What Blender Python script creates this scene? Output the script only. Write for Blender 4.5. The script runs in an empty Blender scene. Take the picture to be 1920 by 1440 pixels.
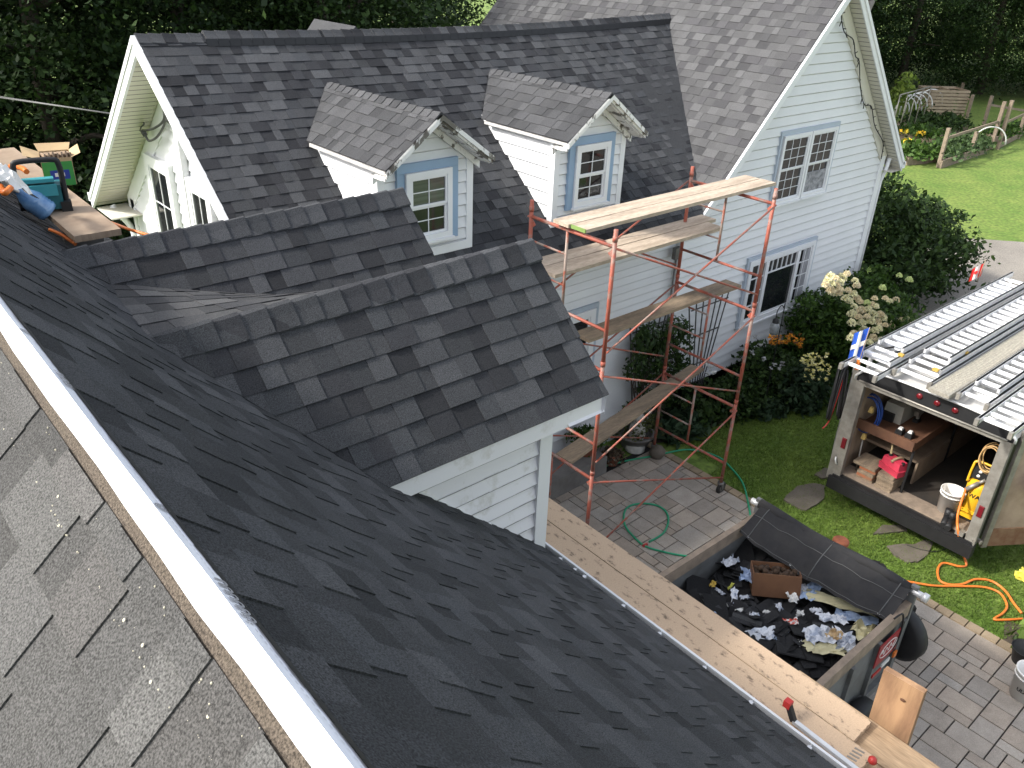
import bpy, math, random
import numpy as np
from mathutils import Vector, Matrix
C = bpy.context.scene.collection
R = math.radians

# ------------------------------------------------------------------ camera, world, sun, exposure
F_PX, YAW, PITCH, ROLL, CAM = 1550.0, R(41.65), R(28.33), R(-2.31), (0.0, 0.0, 7.2)
def _basis():
    cy, sy, cp, sp = math.cos(YAW), math.sin(YAW), math.cos(PITCH), math.sin(PITCH)
    fwd = Vector((sy*cp, cy*cp, -sp)); right = Vector((cy, -sy, 0)); down = fwd.cross(right)
    c, s = math.cos(ROLL), math.sin(ROLL)
    return c*right + s*down, -s*right + c*down, fwd
RIGHT, DOWN, FWD = _basis()
cd = bpy.data.cameras.new('camera'); cam = bpy.data.objects.new('camera', cd); C.objects.link(cam)
cd.sensor_width = 36; cd.lens = F_PX/1920*36; cd.clip_start = 0.05; cd.clip_end = 1000
m = Matrix((RIGHT, -DOWN, -FWD)).transposed().to_4x4(); m.translation = CAM
cam.matrix_world = m
sc = bpy.context.scene; sc.camera = cam
SUN_EL = R(38); SUN_DIR = Vector((-0.87, 0.49, 0)).normalized()*math.cos(SUN_EL) + Vector((0, 0, math.sin(SUN_EL)))
w = bpy.data.worlds.new('World'); sc.world = w; w.use_nodes = True
nt = w.node_tree; bg = nt.nodes['Background']; sky = nt.nodes.new('ShaderNodeTexSky')
sky.sky_type = 'NISHITA'; sky.sun_disc = False; sky.sun_elevation = SUN_EL
sky.sun_rotation = math.atan2(SUN_DIR.x, SUN_DIR.y); sky.air_density = 1.0; sky.dust_density = 3.0; sky.ozone_density = 1.0
hs = nt.nodes.new('ShaderNodeHueSaturation'); hs.inputs['Saturation'].default_value = .42
nt.links.new(sky.outputs[0], hs.inputs['Color']); nt.links.new(hs.outputs[0], bg.inputs[0]); bg.inputs[1].default_value = 0.15
sl = bpy.data.lights.new('sun', 'SUN'); so = bpy.data.objects.new('sun', sl); C.objects.link(so)
sl.energy = 2.1; sl.angle = R(5); sl.color = (1.0, 0.965, 0.9)
so.rotation_euler = SUN_DIR.to_track_quat('Z', 'Y').to_euler(); so.location = (-20, 15, 30)
sc.view_settings.view_transform = 'Standard'; sc.view_settings.look = 'None'
sc.view_settings.exposure = 1.38; sc.view_settings.gamma = 1
sc.cycles.max_bounces = 6; sc.cycles.diffuse_bounces = 3; sc.cycles.transparent_max_bounces = 8

def ray(px, py):
    return RIGHT*(px-960) + DOWN*(py-720) + FWD*F_PX
def at(px, py, x=None, y=None, z=None):
    """world point seen at a photo pixel on the plane x=, y= or z= (used to take measurements off the photograph)"""
    d = ray(px, py)
    t = (x-CAM[0])/d.x if x is not None else (y-CAM[1])/d.y if y is not None else (z-CAM[2])/d.z
    return Vector(CAM) + d*t

# ------------------------------------------------------------------ materials
MATS = {}
def lin(c): return tuple(((v/12.92) if v <= .04045 else ((v+.055)/1.055)**2.4) for v in c)
def mat(name, col, rough=.7, metal=0, var=.18, vs=6, col2=None, lo=.35, hi=.65, stretch=(1, 1, 1), bump=0, bs=80, attr=False,
        spec=.5, fine=0, fs=400, trans=0, alpha=1, coat=0):
    if name in MATS: return MATS[name]
    M = bpy.data.materials.new(name); M.use_nodes = True; MATS[name] = M
    n, l = M.node_tree.nodes, M.node_tree.links
    b = n['Principled BSDF']; b.inputs['Roughness'].default_value = rough; b.inputs['Metallic'].default_value = metal
    b.inputs['Specular IOR Level'].default_value = spec
    if coat: b.inputs['Coat Weight'].default_value = coat
    tc = n.new('ShaderNodeTexCoord'); mp = n.new('ShaderNodeMapping'); mp.inputs['Scale'].default_value = stretch
    l.new(tc.outputs['Object'], mp.inputs[0])
    nz = n.new('ShaderNodeTexNoise'); nz.inputs['Scale'].default_value = vs; nz.inputs['Detail'].default_value = 6
    nz.inputs['Roughness'].default_value = .65; l.new(mp.outputs[0], nz.inputs['Vector'])
    rp = n.new('ShaderNodeValToRGB'); rp.color_ramp.elements[0].position = lo; rp.color_ramp.elements[1].position = hi
    c2 = col2 or tuple(v*(1-var) for v in col)
    rp.color_ramp.elements[0].color = (*col, 1); rp.color_ramp.elements[1].color = (*c2, 1)
    l.new(nz.outputs['Fac'], rp.inputs[0]); out = rp.outputs[0]
    def mul(o1, o2, f=1):
        mx = n.new('ShaderNodeMix'); mx.data_type = 'RGBA'; mx.blend_type = 'MULTIPLY'; mx.inputs[0].default_value = f
        l.new(o1, mx.inputs[6]); l.new(o2, mx.inputs[7]); return mx.outputs[2]
    if fine:
        f2 = n.new('ShaderNodeTexNoise'); f2.inputs['Scale'].default_value = fs; f2.inputs['Detail'].default_value = 2
        l.new(mp.outputs[0], f2.inputs['Vector'])
        r2 = n.new('ShaderNodeValToRGB'); r2.color_ramp.elements[0].position = .3; r2.color_ramp.elements[1].position = .7
        r2.color_ramp.elements[0].color = (1-fine,)*3+(1,); r2.color_ramp.elements[1].color = (1+fine,)*3+(1,)
        l.new(f2.outputs['Fac'], r2.inputs[0]); out = mul(out, r2.outputs[0])
    if attr:
        a = n.new('ShaderNodeAttribute'); a.attribute_name = 'Col'; out = mul(out, a.outputs['Color'])
    l.new(out, b.inputs['Base Color'])
    if bump:
        bn = n.new('ShaderNodeTexNoise'); bn.inputs['Scale'].default_value = bs; bn.inputs['Detail'].default_value = 4
        l.new(mp.outputs[0], bn.inputs['Vector'])
        bp = n.new('ShaderNodeBump'); bp.inputs['Strength'].default_value = bump; bp.inputs['Distance'].default_value = .01
        l.new(bn.outputs['Fac'], bp.inputs['Height']); l.new(bp.outputs[0], b.inputs['Normal'])
    if trans:
        t = n.new('ShaderNodeBsdfTranslucent'); l.new(out, t.inputs[0]); ms = n.new('ShaderNodeMixShader'); ms.inputs[0].default_value = trans
        l.new(b.outputs[0], ms.inputs[1]); l.new(t.outputs[0], ms.inputs[2]); l.new(ms.outputs[0], n['Material Output'].inputs[0])
    if alpha < 1: b.inputs['Alpha'].default_value = alpha
    return M
SHINGLE = mat('shingle', (1, 1, 1), .92, var=.16, vs=1.3, attr=True, fine=.62, fs=230, bump=.6, bs=420, spec=.25)
SHINGLE_OLD = mat('weathered_shingle', (1, 1, 1), .92, var=.12, vs=1.1, attr=True, fine=.45, fs=300, bump=.35, bs=300, spec=.2)
SIDING = mat('white_siding', (.74, .75, .76), .55, var=.06, vs=1.5)
SIDING_CREAM = mat('cream_soffit', (.66, .63, .55), .6, var=.06, vs=3)
SIDING_DIRTY = mat('stained_siding', (.77, .76, .775), .6, col2=(.45, .43, .36), vs=5, lo=.56, hi=.8)
TRIM = mat('white_trim', (.78, .79, .8), .5, var=.05, vs=2)
PEEL = mat('peeling_trim', (.74, .74, .72), .65, col2=(.13, .12, .105), vs=9, lo=.52, hi=.57, stretch=(1, .5, .5), bump=.3, bs=40)
BLUE = mat('blue_trim', (.27, .385, .53), .55, var=.05, vs=4)
PALEBLUE = mat('pale_blue_trim', (.42, .48, .55), .55, var=.05)
GLASS = mat('window_glass', (.012, .014, .016), .05, var=.5, vs=2, spec=.45, col2=(.026, .027, .027), lo=.45, hi=.7)
GLASS_BLIND = mat('blind_behind_glass', (.1, .11, .11), .1, var=.5, vs=30, stretch=(.02, .02, 1), spec=.8)
WOOD = mat('plank_wood', (.44, .31, .19), .8, col2=(.30, .20, .115), vs=7, stretch=(1, .12, 1), bump=.2, bs=60, fine=.2, fs=90, lo=.4, hi=.62)
WOOD_X = mat('plank_wood_along', (.46, .375, .29), .8, col2=(.29, .23, .17), vs=8, stretch=(.12, 1, 1), bump=.25, bs=60, fine=.22, fs=90, lo=.42, hi=.68)
WOOD_OLD = mat('weathered_board', (.3, .225, .15), .85, col2=(.17, .13, .09), vs=9, stretch=(.14, 1, 1), bump=.25, bs=70, fine=.2, fs=80)
WOOD_DIRTY = mat('muddy_board', (.52, .375, .25), .85, col2=(.17, .12, .08), vs=15, stretch=(1, .55, 1), lo=.56, hi=.66, bump=.12, bs=90, fine=.1, fs=160)
WOOD_GREY = mat('grey_wood', (.3, .23, .17), .85, col2=(.2, .155, .115), vs=8, bump=.2, bs=50)
PLY = mat('plywood', (.36, .27, .19), .8, col2=(.24, .17, .115), vs=3, bump=.1)
BROWN = mat('brown_wood', (.13, .06, .032), .7, col2=(.08, .035, .02), vs=5)
RUST = mat('red_scaffold_paint', (.34, .088, .055), .6, col2=(.25, .18, .15), vs=7, lo=.48, hi=.62, bump=.2, bs=60)
RUSTY = mat('worn_scaffold_steel', (.32, .25, .21), .6, col2=(.36, .1, .06), vs=7, lo=.48, hi=.58, bump=.2, bs=60)
STEEL = mat('grey_steel', (.2, .2, .19), .55, .3, col2=(.11, .1, .09), vs=5)
GREYPAINT = mat('grey_trailer_paint', (.15, .155, .155), .6, col2=(.095, .095, .09), vs=4)
ALU = mat('aluminium', (.74, .74, .74), .42, .4, var=.18, vs=9)
ALU_RUNG = mat('bright_aluminium', (.86, .86, .86), .5, .0, var=.06, vs=9)
ALU_ROOF = mat('aluminium_sheet', (.62, .61, .58), .5, .25, col2=(.5, .48, .45), vs=2.5)
GALV = mat('dull_metal', (.36, .34, .3), .5, .5, col2=(.24, .22, .19), vs=6)
BLACK = mat('black_rubber', (.012, .012, .013), .6, var=.4, vs=8)
MESHB = mat('black_tarp_mesh', (.02, .02, .022), .85, col2=(.035, .034, .034), vs=3, bump=.3, bs=250, spec=.3)
DARK = mat('dark_interior', (.02, .018, .016), .8, col2=(.035, .03, .026), vs=2)
WHITE_P = mat('white_plastic', (.74, .73, .7), .45, var=.08, vs=5)
SHEET = mat('white_membrane', (.8, .81, .85), .5, col2=(.66, .68, .76), vs=4, stretch=(1, .35, 1), bump=.7, bs=16)
PRINT = mat('grey_print', (.3, .3, .32), .6)
RED = mat('red_plastic', (.45, .03, .025), .4, var=.2)
PINKRED = mat('faded_red_plastic', (.62, .05, .09), .45, var=.15)
YEL = mat('yellow_paint', (.75, .42, .02), .35, var=.08)
TEAL = mat('teal_plastic', (.01, .12, .14), .4, var=.2)
ORANGE = mat('orange_hose', (.75, .19, .03), .45, var=.15)
GREENH = mat('green_hose', (.015, .3, .15), .4, var=.15)
BLUEH = mat('blue_hose', (.02, .07, .3), .4, var=.3, vs=20)
CARD = mat('cardboard', (.52, .37, .2), .8, var=.2)
CARD_D = mat('brown_cardboard', (.2, .095, .045), .8, col2=(.15, .07, .035), vs=3)
JUG = mat('blue_water_jug', (.09, .22, .45), .1, col2=(.2, .36, .58), vs=12, coat=.5)
SOIL = mat('soil', (.045, .034, .026), .95, col2=(.08, .062, .045), vs=14, bump=.6, bs=40)
GRASS_G = mat('lawn_ground', (.095, .165, .022), .9, col2=(.16, .215, .04), vs=.8, bump=.4, bs=30, fine=.35, fs=9)
GRAVEL = mat('gravel', (.2, .18, .155), .95, col2=(.27, .245, .21), vs=.5, bump=.5, bs=50, fine=.25, fs=30)
STONE = mat('flagstone', (.15, .125, .1), .85, col2=(.1, .085, .065), vs=5, bump=.4, bs=25)
PAVER = mat('paver', (1, 1, 1), .85, var=.2, vs=5, attr=True, bump=.35, bs=70, fine=.18, fs=120, spec=.3)
JOINT = mat('paver_joint', (.022, .02, .017), .95)
CONC = mat('concrete', (.2, .19, .175), .9, col2=(.14, .13, .12), vs=4, bump=.3)
LEAF = mat('leaf', (1, 1, 1), .6, var=.1, attr=True, trans=.25, spec=.25)
PETAL = mat('petal', (1, 1, 1), .7, var=.05, attr=True, trans=.2)
BARK = mat('bark', (.07, .055, .042), .95, col2=(.04, .03, .024), vs=8, bump=.6, bs=20)
CABLE = mat('cable_grey', (.1, .1, .1), .5)
TERRA = mat('terracotta', (.26, .09, .05), .85, var=.25)

# ------------------------------------------------------------------ mesh helpers
class Fr:
    """a local frame on a surface: (u, v, n) -> world"""
    def __init__(s, O, U, V, N=None):
        s.O, s.U, s.V = Vector(O), Vector(U).normalized(), Vector(V).normalized(); s.N = Vector(N).normalized() if N else s.U.cross(s.V)
    def __call__(s, u, v, n=0): return s.O + s.U*u + s.V*v + s.N*n
def frame_dir(p0, p1, up=(0, 0, 1)):
    d = Vector(p1)-Vector(p0); L = d.length; d.normalize(); up = Vector(up)
    if abs(d.dot(up)) > .98: up = Vector((1, 0, 0))
    s = d.cross(up).normalized(); return Fr(p0, d, s, s.cross(d)), L
class MB:
    def __init__(s): s.v, s.f, s.c, s.sm = [], [], [], []
    def face(s, pts, col=(1, 1, 1), smooth=False):
        i = len(s.v); s.v += [tuple(p) for p in pts]; s.f.append(tuple(range(i, i+len(pts)))); s.c.append(col); s.sm.append(smooth)
    def fbox(s, fr, u0, u1, v0, v1, n0, n1, col=(1, 1, 1), taper=0):
        i = len(s.v)
        for n_, t in ((n0, 0), (n1, taper)):
            for u_, v_ in ((u0+t, v0+t), (u1-t, v0+t), (u1-t, v1-t), (u0+t, v1-t)): s.v.append(tuple(fr(u_, v_, n_)))
        for q in ((3, 2, 1, 0), (4, 5, 6, 7), (0, 1, 5, 4), (1, 2, 6, 5), (2, 3, 7, 6), (3, 0, 4, 7)):
            s.f.append(tuple(i+k for k in q)); s.c.append(col); s.sm.append(False)
        return s
    def box(s, x0, x1, y0, y1, z0, z1, col=(1, 1, 1), taper=0):
        return s.fbox(Fr((0, 0, 0), (1, 0, 0), (0, 1, 0), (0, 0, 1)), x0, x1, y0, y1, z0, z1, col, taper)
    def beam(s, p0, p1, w, h, up=(0, 0, 1), col=(1, 1, 1)):
        fr, L = frame_dir(p0, p1, up); return s.fbox(fr, 0, L, -w/2, w/2, -h/2, h/2, col)
    def tube(s, pts, r, n=8, closed=False, cap=True, col=(1, 1, 1)):
        pts = [Vector(p) for p in pts]; rs = r if isinstance(r, (list, tuple)) else [r]*len(pts); base = len(s.v); K = len(pts)
        prev = None
        for k, p in enumerate(pts):
            a = pts[(k-1) % K] if (closed or k) else p; b = pts[(k+1) % K] if (closed or k < K-1) else p
            t = (b-a); t = t.normalized() if t.length > 1e-9 else Vector((0, 0, 1))
            if prev is None:
                u = t.cross(Vector((0, 0, 1))) if abs(t.z) < .95 else t.cross(Vector((1, 0, 0)))
            else: u = prev - t*prev.dot(t)
            u = u.normalized() if u.length > 1e-9 else Vector((1, 0, 0)); prev = u; v_ = t.cross(u)
            for j in range(n):
                an = 2*math.pi*j/n; s.v.append(tuple(p + (u*math.cos(an)+v_*math.sin(an))*rs[k]))
        for k in range(K if closed else K-1):
            a, b = base+k*n, base+((k+1) % K)*n
            for j in range(n):
                s.f.append((a+j, a+(j+1) % n, b+(j+1) % n, b+j)); s.c.append(col); s.sm.append(True)
        if cap and not closed:
            s.f.append(tuple(base+j for j in range(n))[::-1]); s.c.append(col); s.sm.append(False)
            s.f.append(tuple(base+(K-1)*n+j for j in range(n))); s.c.append(col); s.sm.append(False)
        return s
    def lathe(s, O, prof, n=20, axis=(0, 0, 1), col=(1, 1, 1), smooth=True):
        ax = Vector(axis).normalized(); u = ax.cross(Vector((1, 0, 0))) if abs(ax.x) < .9 else ax.cross(Vector((0, 1, 0))); u.normalize(); v_ = ax.cross(u); O = Vector(O)
        base = len(s.v)
        for r_, h in prof:
            for j in range(n):
                an = 2*math.pi*j/n; s.v.append(tuple(O + ax*h + (u*math.cos(an)+v_*math.sin(an))*max(r_, 1e-4)))
        for k in range(len(prof)-1):
            for j in range(n):
                a, b = base+k*n, base+(k+1)*n
                s.f.append((a+j, a+(j+1) % n, b+(j+1) % n, b+j)); s.c.append(col); s.sm.append(smooth)
        return s
    def prism(s, fr, poly, n0, n1, col=(1, 1, 1)):
        k = len(poly); i = len(s.v)
        for n_ in (n0, n1):
            for u_, v_ in poly: s.v.append(tuple(fr(u_, v_, n_)))
        s.f.append(tuple(range(i, i+k))[::-1]); s.f.append(tuple(range(i+k, i+2*k))); s.c += [col, col]; s.sm += [False, False]
        for j in range(k):
            s.f.append((i+j, i+(j+1) % k, i+k+(j+1) % k, i+k+j)); s.c.append(col); s.sm.append(False)
        return s
    def blob(s, c, r, seed=0, n=10, m_=7, jit=.12, sq=(1, 1, 1), col=(1, 1, 1)):
        rg = random.Random(seed); c = Vector(c); base = len(s.v)
        for i in range(m_+1):
            th = math.pi*i/m_
            for j in range(n):
                ph = 2*math.pi*j/n; q = r*(1+rg.uniform(-jit, jit)) if 0 < i < m_ else r
                s.v.append((c.x+q*sq[0]*math.sin(th)*math.cos(ph), c.y+q*sq[1]*math.sin(th)*math.sin(ph), c.z+q*sq[2]*math.cos(th)))
        for i in range(m_):
            for j in range(n):
                a, b = base+i*n, base+(i+1)*n; s.f.append((a+j, b+j, b+(j+1) % n, a+(j+1) % n)); s.c.append(col); s.sm.append(True)
        return s
    def build(s, name, material, parent=None, **props):
        off = world_loc(parent) if parent else Vector((0, 0, 0))
        me = bpy.data.meshes.new(name); me.from_pydata([(x-off.x, y-off.y, z-off.z) for x, y, z in s.v], [], s.f)
        me.polygons.foreach_set('use_smooth', s.sm)
        if any(c != (1, 1, 1) for c in s.c):
            ca = me.color_attributes.new('Col', 'FLOAT_COLOR', 'CORNER')
            arr = np.repeat(np.array([(*c, 1) for c in s.c], 'f'), [len(f) for f in s.f], axis=0); ca.data.foreach_set('color', arr.ravel())
        else:
            ca = me.color_attributes.new('Col', 'FLOAT_COLOR', 'CORNER'); ca.data.foreach_set('color', np.ones(4*len(me.loops), 'f'))
        me.materials.append(material); me.update()
        o = bpy.data.objects.new(name, me); C.objects.link(o)
        if parent: o.parent = parent
        for k, v_ in props.items(): o[k] = v_
        return o
def world_loc(o):
    p = Vector((0, 0, 0))
    while o: p += o.location; o = o.parent
    return p
def thing(name, label, cat, loc=(0, 0, 0), group=None):
    o = bpy.data.objects.new(name, None); C.objects.link(o); o.location = loc; o.empty_display_size = .2
    o['label'] = label; o['category'] = cat
    if group: o['group'] = group
    return o
def tag(o, label, cat, group=None):
    o['label'] = label; o['category'] = cat
    if group: o['group'] = group
    return o
def dup(root, loc, label=None, rotz=0, scale=1, group=None):
    r = root.copy(); C.objects.link(r); r.location = loc; r.rotation_euler = (0, 0, rotz); r.scale = (scale,)*3
    if label: r['label'] = label
    if group: r['group'] = group
    for ch in list(root.children):
        c = ch.copy(); C.objects.link(c); c.parent = r
        for g in ch.children:
            d = g.copy(); C.objects.link(d); d.parent = c
    return r
def smooth_path(pts, k=8, closed=False):
    P = [Vector(p) for p in pts]; out = []; n = len(P)
    for i in range(n if closed else n-1):
        g = (lambda j: P[j % n]) if closed else (lambda j: P[min(max(j, 0), n-1)])
        a, b, c, d = g(i-1), g(i), g(i+1), g(i+2)
        for j in range(k):
            t = j/k; out.append(.5*((2*b)+(c-a)*t+(2*a-5*b+4*c-d)*t*t+(3*b-a-3*c+d)*t**3))
    if not closed: out.append(P[-1])
    return out
def clip(poly, axis, val, keep_less):
    out = []; n = len(poly)
    for i in range(n):
        a, b = poly[i], poly[(i+1) % n]; ia = (a[axis] <= val) == keep_less or a[axis] == val; ib = (b[axis] <= val) == keep_less or b[axis] == val
        if ia: out.append(a)
        if ia != ib:
            t = (val-a[axis])/(b[axis]-a[axis]); out.append((a[0]+(b[0]-a[0])*t, a[1]+(b[1]-a[1])*t))
    return out
def rect_clip(poly, u0, u1, v0, v1):
    for ax, val, k in ((0, u0, False), (0, u1, True), (1, v0, False), (1, v1, True)):
        poly = clip(poly, ax, val, k)
        if len(poly) < 3: return []
    return poly
def lap(mb, fr, poly, e=.125, d=.026):
    """clapboards on a wall polygon (u, v): every board leans out at its foot, which curls back under"""
    v = min(p[1] for p in poly); top = max(p[1] for p in poly); ch = .02
    while v < top:
        q = rect_clip(poly, -1e3, 1e3, v+ch, v+e)
        if len(q) >= 3: mb.face([fr(a, b, d-(d-.001)*(b-v-ch)/(e-ch)) for a, b in q])
        q = rect_clip(poly, -1e3, 1e3, v, v+ch)
        if len(q) >= 3: mb.face([fr(a, b, (d-.03)+.03*(b-v)/ch) for a, b in q])
        v += e
NEW = [(.054, .056, .06), (.07, .072, .077), (.04, .041, .046), (.084, .086, .091), (.029, .03, .034), (.058, .061, .067), (.072, .074, .079)]
DORM = [(.054, .056, .06), (.064, .066, .071), (.045, .046, .051), (.074, .076, .081), (.036, .037, .041), (.058, .061, .066)]
NEARP = [(.057, .059, .064), (.068, .07, .076), (.05, .052, .057), (.077, .079, .085), (.038, .04, .044), (.061, .064, .07), (.048, .05, .054)]
OLD = [(.094, .094, .096), (.107, .107, .109), (.08, .08, .082), (.067, .067, .07), (.1, .1, .102), (.075, .074, .078)]
GREY = [(.072, .073, .077), (.085, .086, .09), (.062, .063, .066), (.053, .054, .057), (.078, .079, .082)]
AGED = [(.098, .096, .094), (.106, .104, .101), (.09, .088, .086), (.082, .08, .078), (.102, .098, .095)]
def shingles(mb, f, poly, e=.144, pal=NEW, seed=1, wmin=.09, wmax=.24, thick=.006, sides=True):
    """laminated shingles over a roof polygon in (u along the eave, v up the slope); f(u, v, n) -> world.  Each course is a lapped strip
    with raised tabs of random width and their own granule blend"""
    rg = random.Random(seed); u0 = min(p[0] for p in poly); u1 = max(p[0] for p in poly); v = min(p[1] for p in poly); top = max(p[1] for p in poly)
    while v < top-.001:
        u = u0-rg.uniform(0, .2); up = rg.random() < .5; last = None
        while u < u1:
            wdt = rg.uniform(wmin, wmax)*(1 if up else .85); q = rect_clip(poly, u, u+wdt, v, v+e)
            if len(q) >= 3:
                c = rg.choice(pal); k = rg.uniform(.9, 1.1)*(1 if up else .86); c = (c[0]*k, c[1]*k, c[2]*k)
                t = .0045 if up else 0
                h = lambda b: t + .001 + thick*(1-(b-v)/e)
                mb.face([f(a, b, h(b)) for a, b in q], c)
                bot = [p for p in q if abs(p[1]-v) < 1e-6]
                if len(bot) >= 2:
                    a, b = min(p[0] for p in bot), max(p[0] for p in bot)
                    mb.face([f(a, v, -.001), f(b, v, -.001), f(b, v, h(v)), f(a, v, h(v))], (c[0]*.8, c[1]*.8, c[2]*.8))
                if up and sides:
                    for ue in (u, u+wdt):
                        s_ = [p[1] for p in q if abs(p[0]-ue) < 1e-6]
                        if len(s_) >= 2:
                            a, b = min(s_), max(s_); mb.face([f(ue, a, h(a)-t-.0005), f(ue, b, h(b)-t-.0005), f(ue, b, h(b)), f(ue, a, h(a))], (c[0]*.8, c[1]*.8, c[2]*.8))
            u += wdt; up = not up if rg.random() < .85 else up
        v += e
def caps(mb, p0, p1, side_a, side_b, e=.146, w=.15, pal=NEW, seed=3, lift=.012):
    """bent cap shingles along a ridge from p0 to p1; side_a / side_b are the downhill directions of the two slopes"""
    rg = random.Random(seed); p0, p1 = Vector(p0), Vector(p1); d = p1-p0; L = d.length; d.normalize(); A, B = Vector(side_a).normalized(), Vector(side_b).normalized(); up = Vector((0, 0, 1))
    n = int(L/e)
    for k in range(n+1):
        a0 = k*e; a1 = min(a0+e*1.25, L); 
        if a1-a0 < .02: continue
        c = rg.choice(pal); q = rg.uniform(.92, 1.15); c = (c[0]*q, c[1]*q, c[2]*q)
        prof = []
        for t in (-1, -.45, -.12, .12, .45, 1):
            s_ = A if t < 0 else B; prof.append(s_*abs(t)*w + up*(.014 if abs(t) < .2 else .006))
        l0, l1 = lift+.009, lift   # the butt end rides on the next cap
        r0 = [p0+d*a0+p+up*l0 for p in prof]; r1 = [p0+d*a1+p+up*(l1-.004) for p in prof]
        for j in range(5): mb.face([r0[j], r0[j+1], r1[j+1], r1[j]], c, True)
        mb.face([r0[0]-up*.012] + r0 + [r0[-1]-up*.012], (c[0]*.7, c[1]*.7, c[2]*.7))
        for e_ in (0, 5): mb.face([r0[e_], r1[e_], r1[e_]-up*.012, r0[e_]-up*.012], c)
def np_mesh(name, V, Fq, cols, material, parent=None):
    me = bpy.data.meshes.new(name); nv, nf, k = len(V), len(Fq), Fq.shape[1]
    me.vertices.add(nv); me.vertices.foreach_set('co', np.asarray(V, 'f').ravel()); me.loops.add(nf*k); me.loops.foreach_set('vertex_index', Fq.astype('i').ravel())
    me.polygons.add(nf); me.polygons.foreach_set('loop_start', np.arange(nf, dtype='i')*k); me.polygons.foreach_set('loop_total', np.full(nf, k, 'i'))
    me.update(calc_edges=True); me.validate()
    ca = me.color_attributes.new('Col', 'FLOAT_COLOR', 'CORNER'); c4 = np.ones((nf, 4), 'f'); c4[:, :3] = cols
    ca.data.foreach_set('color', np.repeat(c4, k, axis=0).ravel()); me.materials.append(material)
    o = bpy.data.objects.new(name, me); C.objects.link(o)
    if parent: o.parent = parent
    return o
def leaf_arrays(P, rng, size, flat=.5, pal=((.03, .06, .012),), droop=.2, width=.55):
    """one folded diamond leaf at every point of P; flat = how level the leaves hang"""
    n = len(P); nrm = rng.normal(size=(n, 3))*(1-flat); nrm[:, 2] += flat*1.2; nrm /= np.linalg.norm(nrm, axis=1)[:, None]
    a = rng.normal(size=(n, 3)); a -= nrm*(a*nrm).sum(1)[:, None]; a /= np.linalg.norm(a, axis=1)[:, None]; a[:, 2] -= droop; b = np.cross(nrm, a)
    s = size*rng.uniform(.6, 1.35, n)[:, None]
    V = np.stack([P-a*s*.5, P+b*s*width*.5-nrm*s*.1, P+a*s*.5, P-b*s*width*.5-nrm*s*.1], 1).reshape(-1, 3)
    Fq = np.arange(n*4).reshape(n, 4); pal = np.array(pal); c = pal[rng.integers(0, len(pal), n)]*rng.uniform(.7, 1.3, n)[:, None]
    return V, Fq, c
def leaves(name, P, seed, size, parent=None, material=None, **k):
    V, Fq, c = leaf_arrays(np.asarray(P), np.random.default_rng(seed), size, **k); return np_mesh(name, V, Fq, c, material or LEAF, parent)
def text_mesh(name, txt, size, fr, material, parent, bold=.0, n=.002, shear=0):
    cu = bpy.data.curves.new(name, 'FONT'); cu.body = txt; cu.size = size; cu.extrude = 0; cu.offset = bold; cu.align_x = 'CENTER'; cu.align_y = 'CENTER'; cu.shear = shear
    tmp = bpy.data.objects.new(name+'_tmp', cu); C.objects.link(tmp); dg = bpy.context.evaluated_depsgraph_get(); dg.update()
    me = bpy.data.meshes.new_from_object(tmp.evaluated_get(dg)); bpy.data.objects.remove(tmp)
    off = world_loc(parent) if parent else Vector()
    for v in me.vertices: v.co = fr(v.co.x, v.co.y, v.co.z+n)-off
    me.materials.clear(); me.materials.append(material); me.name = name
    o = bpy.data.objects.new(name, me); C.objects.link(o); o.parent = parent; return o
AX = Fr((0, 0, 0), (1, 0, 0), (0, 1, 0), (0, 0, 1))
# ================================================================== ground (setting)
def structure(o): o['kind'] = 'structure'; return o
def sheet(name, poly, z, material):
    mb = MB(); mb.face([(x, y, z) for x, y in poly]); return structure(mb.build(name, material))
sheet('lawn', [(-150, -120), (260, -120), (260, 260), (-150, 260)], 0.0, GRASS_G)
sheet('gravel_driveway', [(16.2, 6.2), (17.3, 7.4), (19.5, 8.6), (23.5, 9.4), (25.2, 8.9), (26.4, 7.6), (33, 2), (40, -10), (24, -12), (17.5, 2), (16, 4.4)], .004, GRAVEL)
# pavers: a random bond of four sizes on a 0.135 m grid, each stone with its own tint, on a dark bed
sheet('paver_bed', [(2.5, -4), (9.34, -4), (9.34, 7.02), (2.5, 7.02)], .006, JOINT)
mb = MB(); rg = random.Random(5); G = .135; NX, NY = 50, 80; used = [[0]*NY for _ in range(NX)]
for j in range(NY):
    for i in range(NX):
        if used[i][j]: continue
        opts = [(2, 2), (2, 3), (3, 2), (2, 2), (3, 3), (2, 1), (1, 2), (3, 2), (2, 3)]; rg.shuffle(opts); opts.append((1, 1))
        for a, b in opts:
            if i+a <= NX and j+b <= NY and not any(used[i+p][j+q] for p in range(a) for q in range(b)):
                for p in range(a):
                    for q in range(b): used[i+p][j+q] = 1
                t = rg.uniform(.85, 1.15); wm = rg.uniform(.96, 1.04); c = (.365*t*wm, .318*t, .268*t/wm); x0, y0 = 9.22-(i+a)*G, -3.9+j*G; h = rg.uniform(.026, .03)
                mb.box(x0+.005, x0+a*G-.005, y0+.005, y0+b*G-.005, .008, h, c, .003); break
for k in range(60):
    t = rg.uniform(.9, 1.15); mb.box(9.235, 9.37, -4+k*.185, -4+k*.185+.178, .008, .032, (.29*t, .225*t, .15*t), .004)
structure(mb.build('patio', PAVER))
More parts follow.
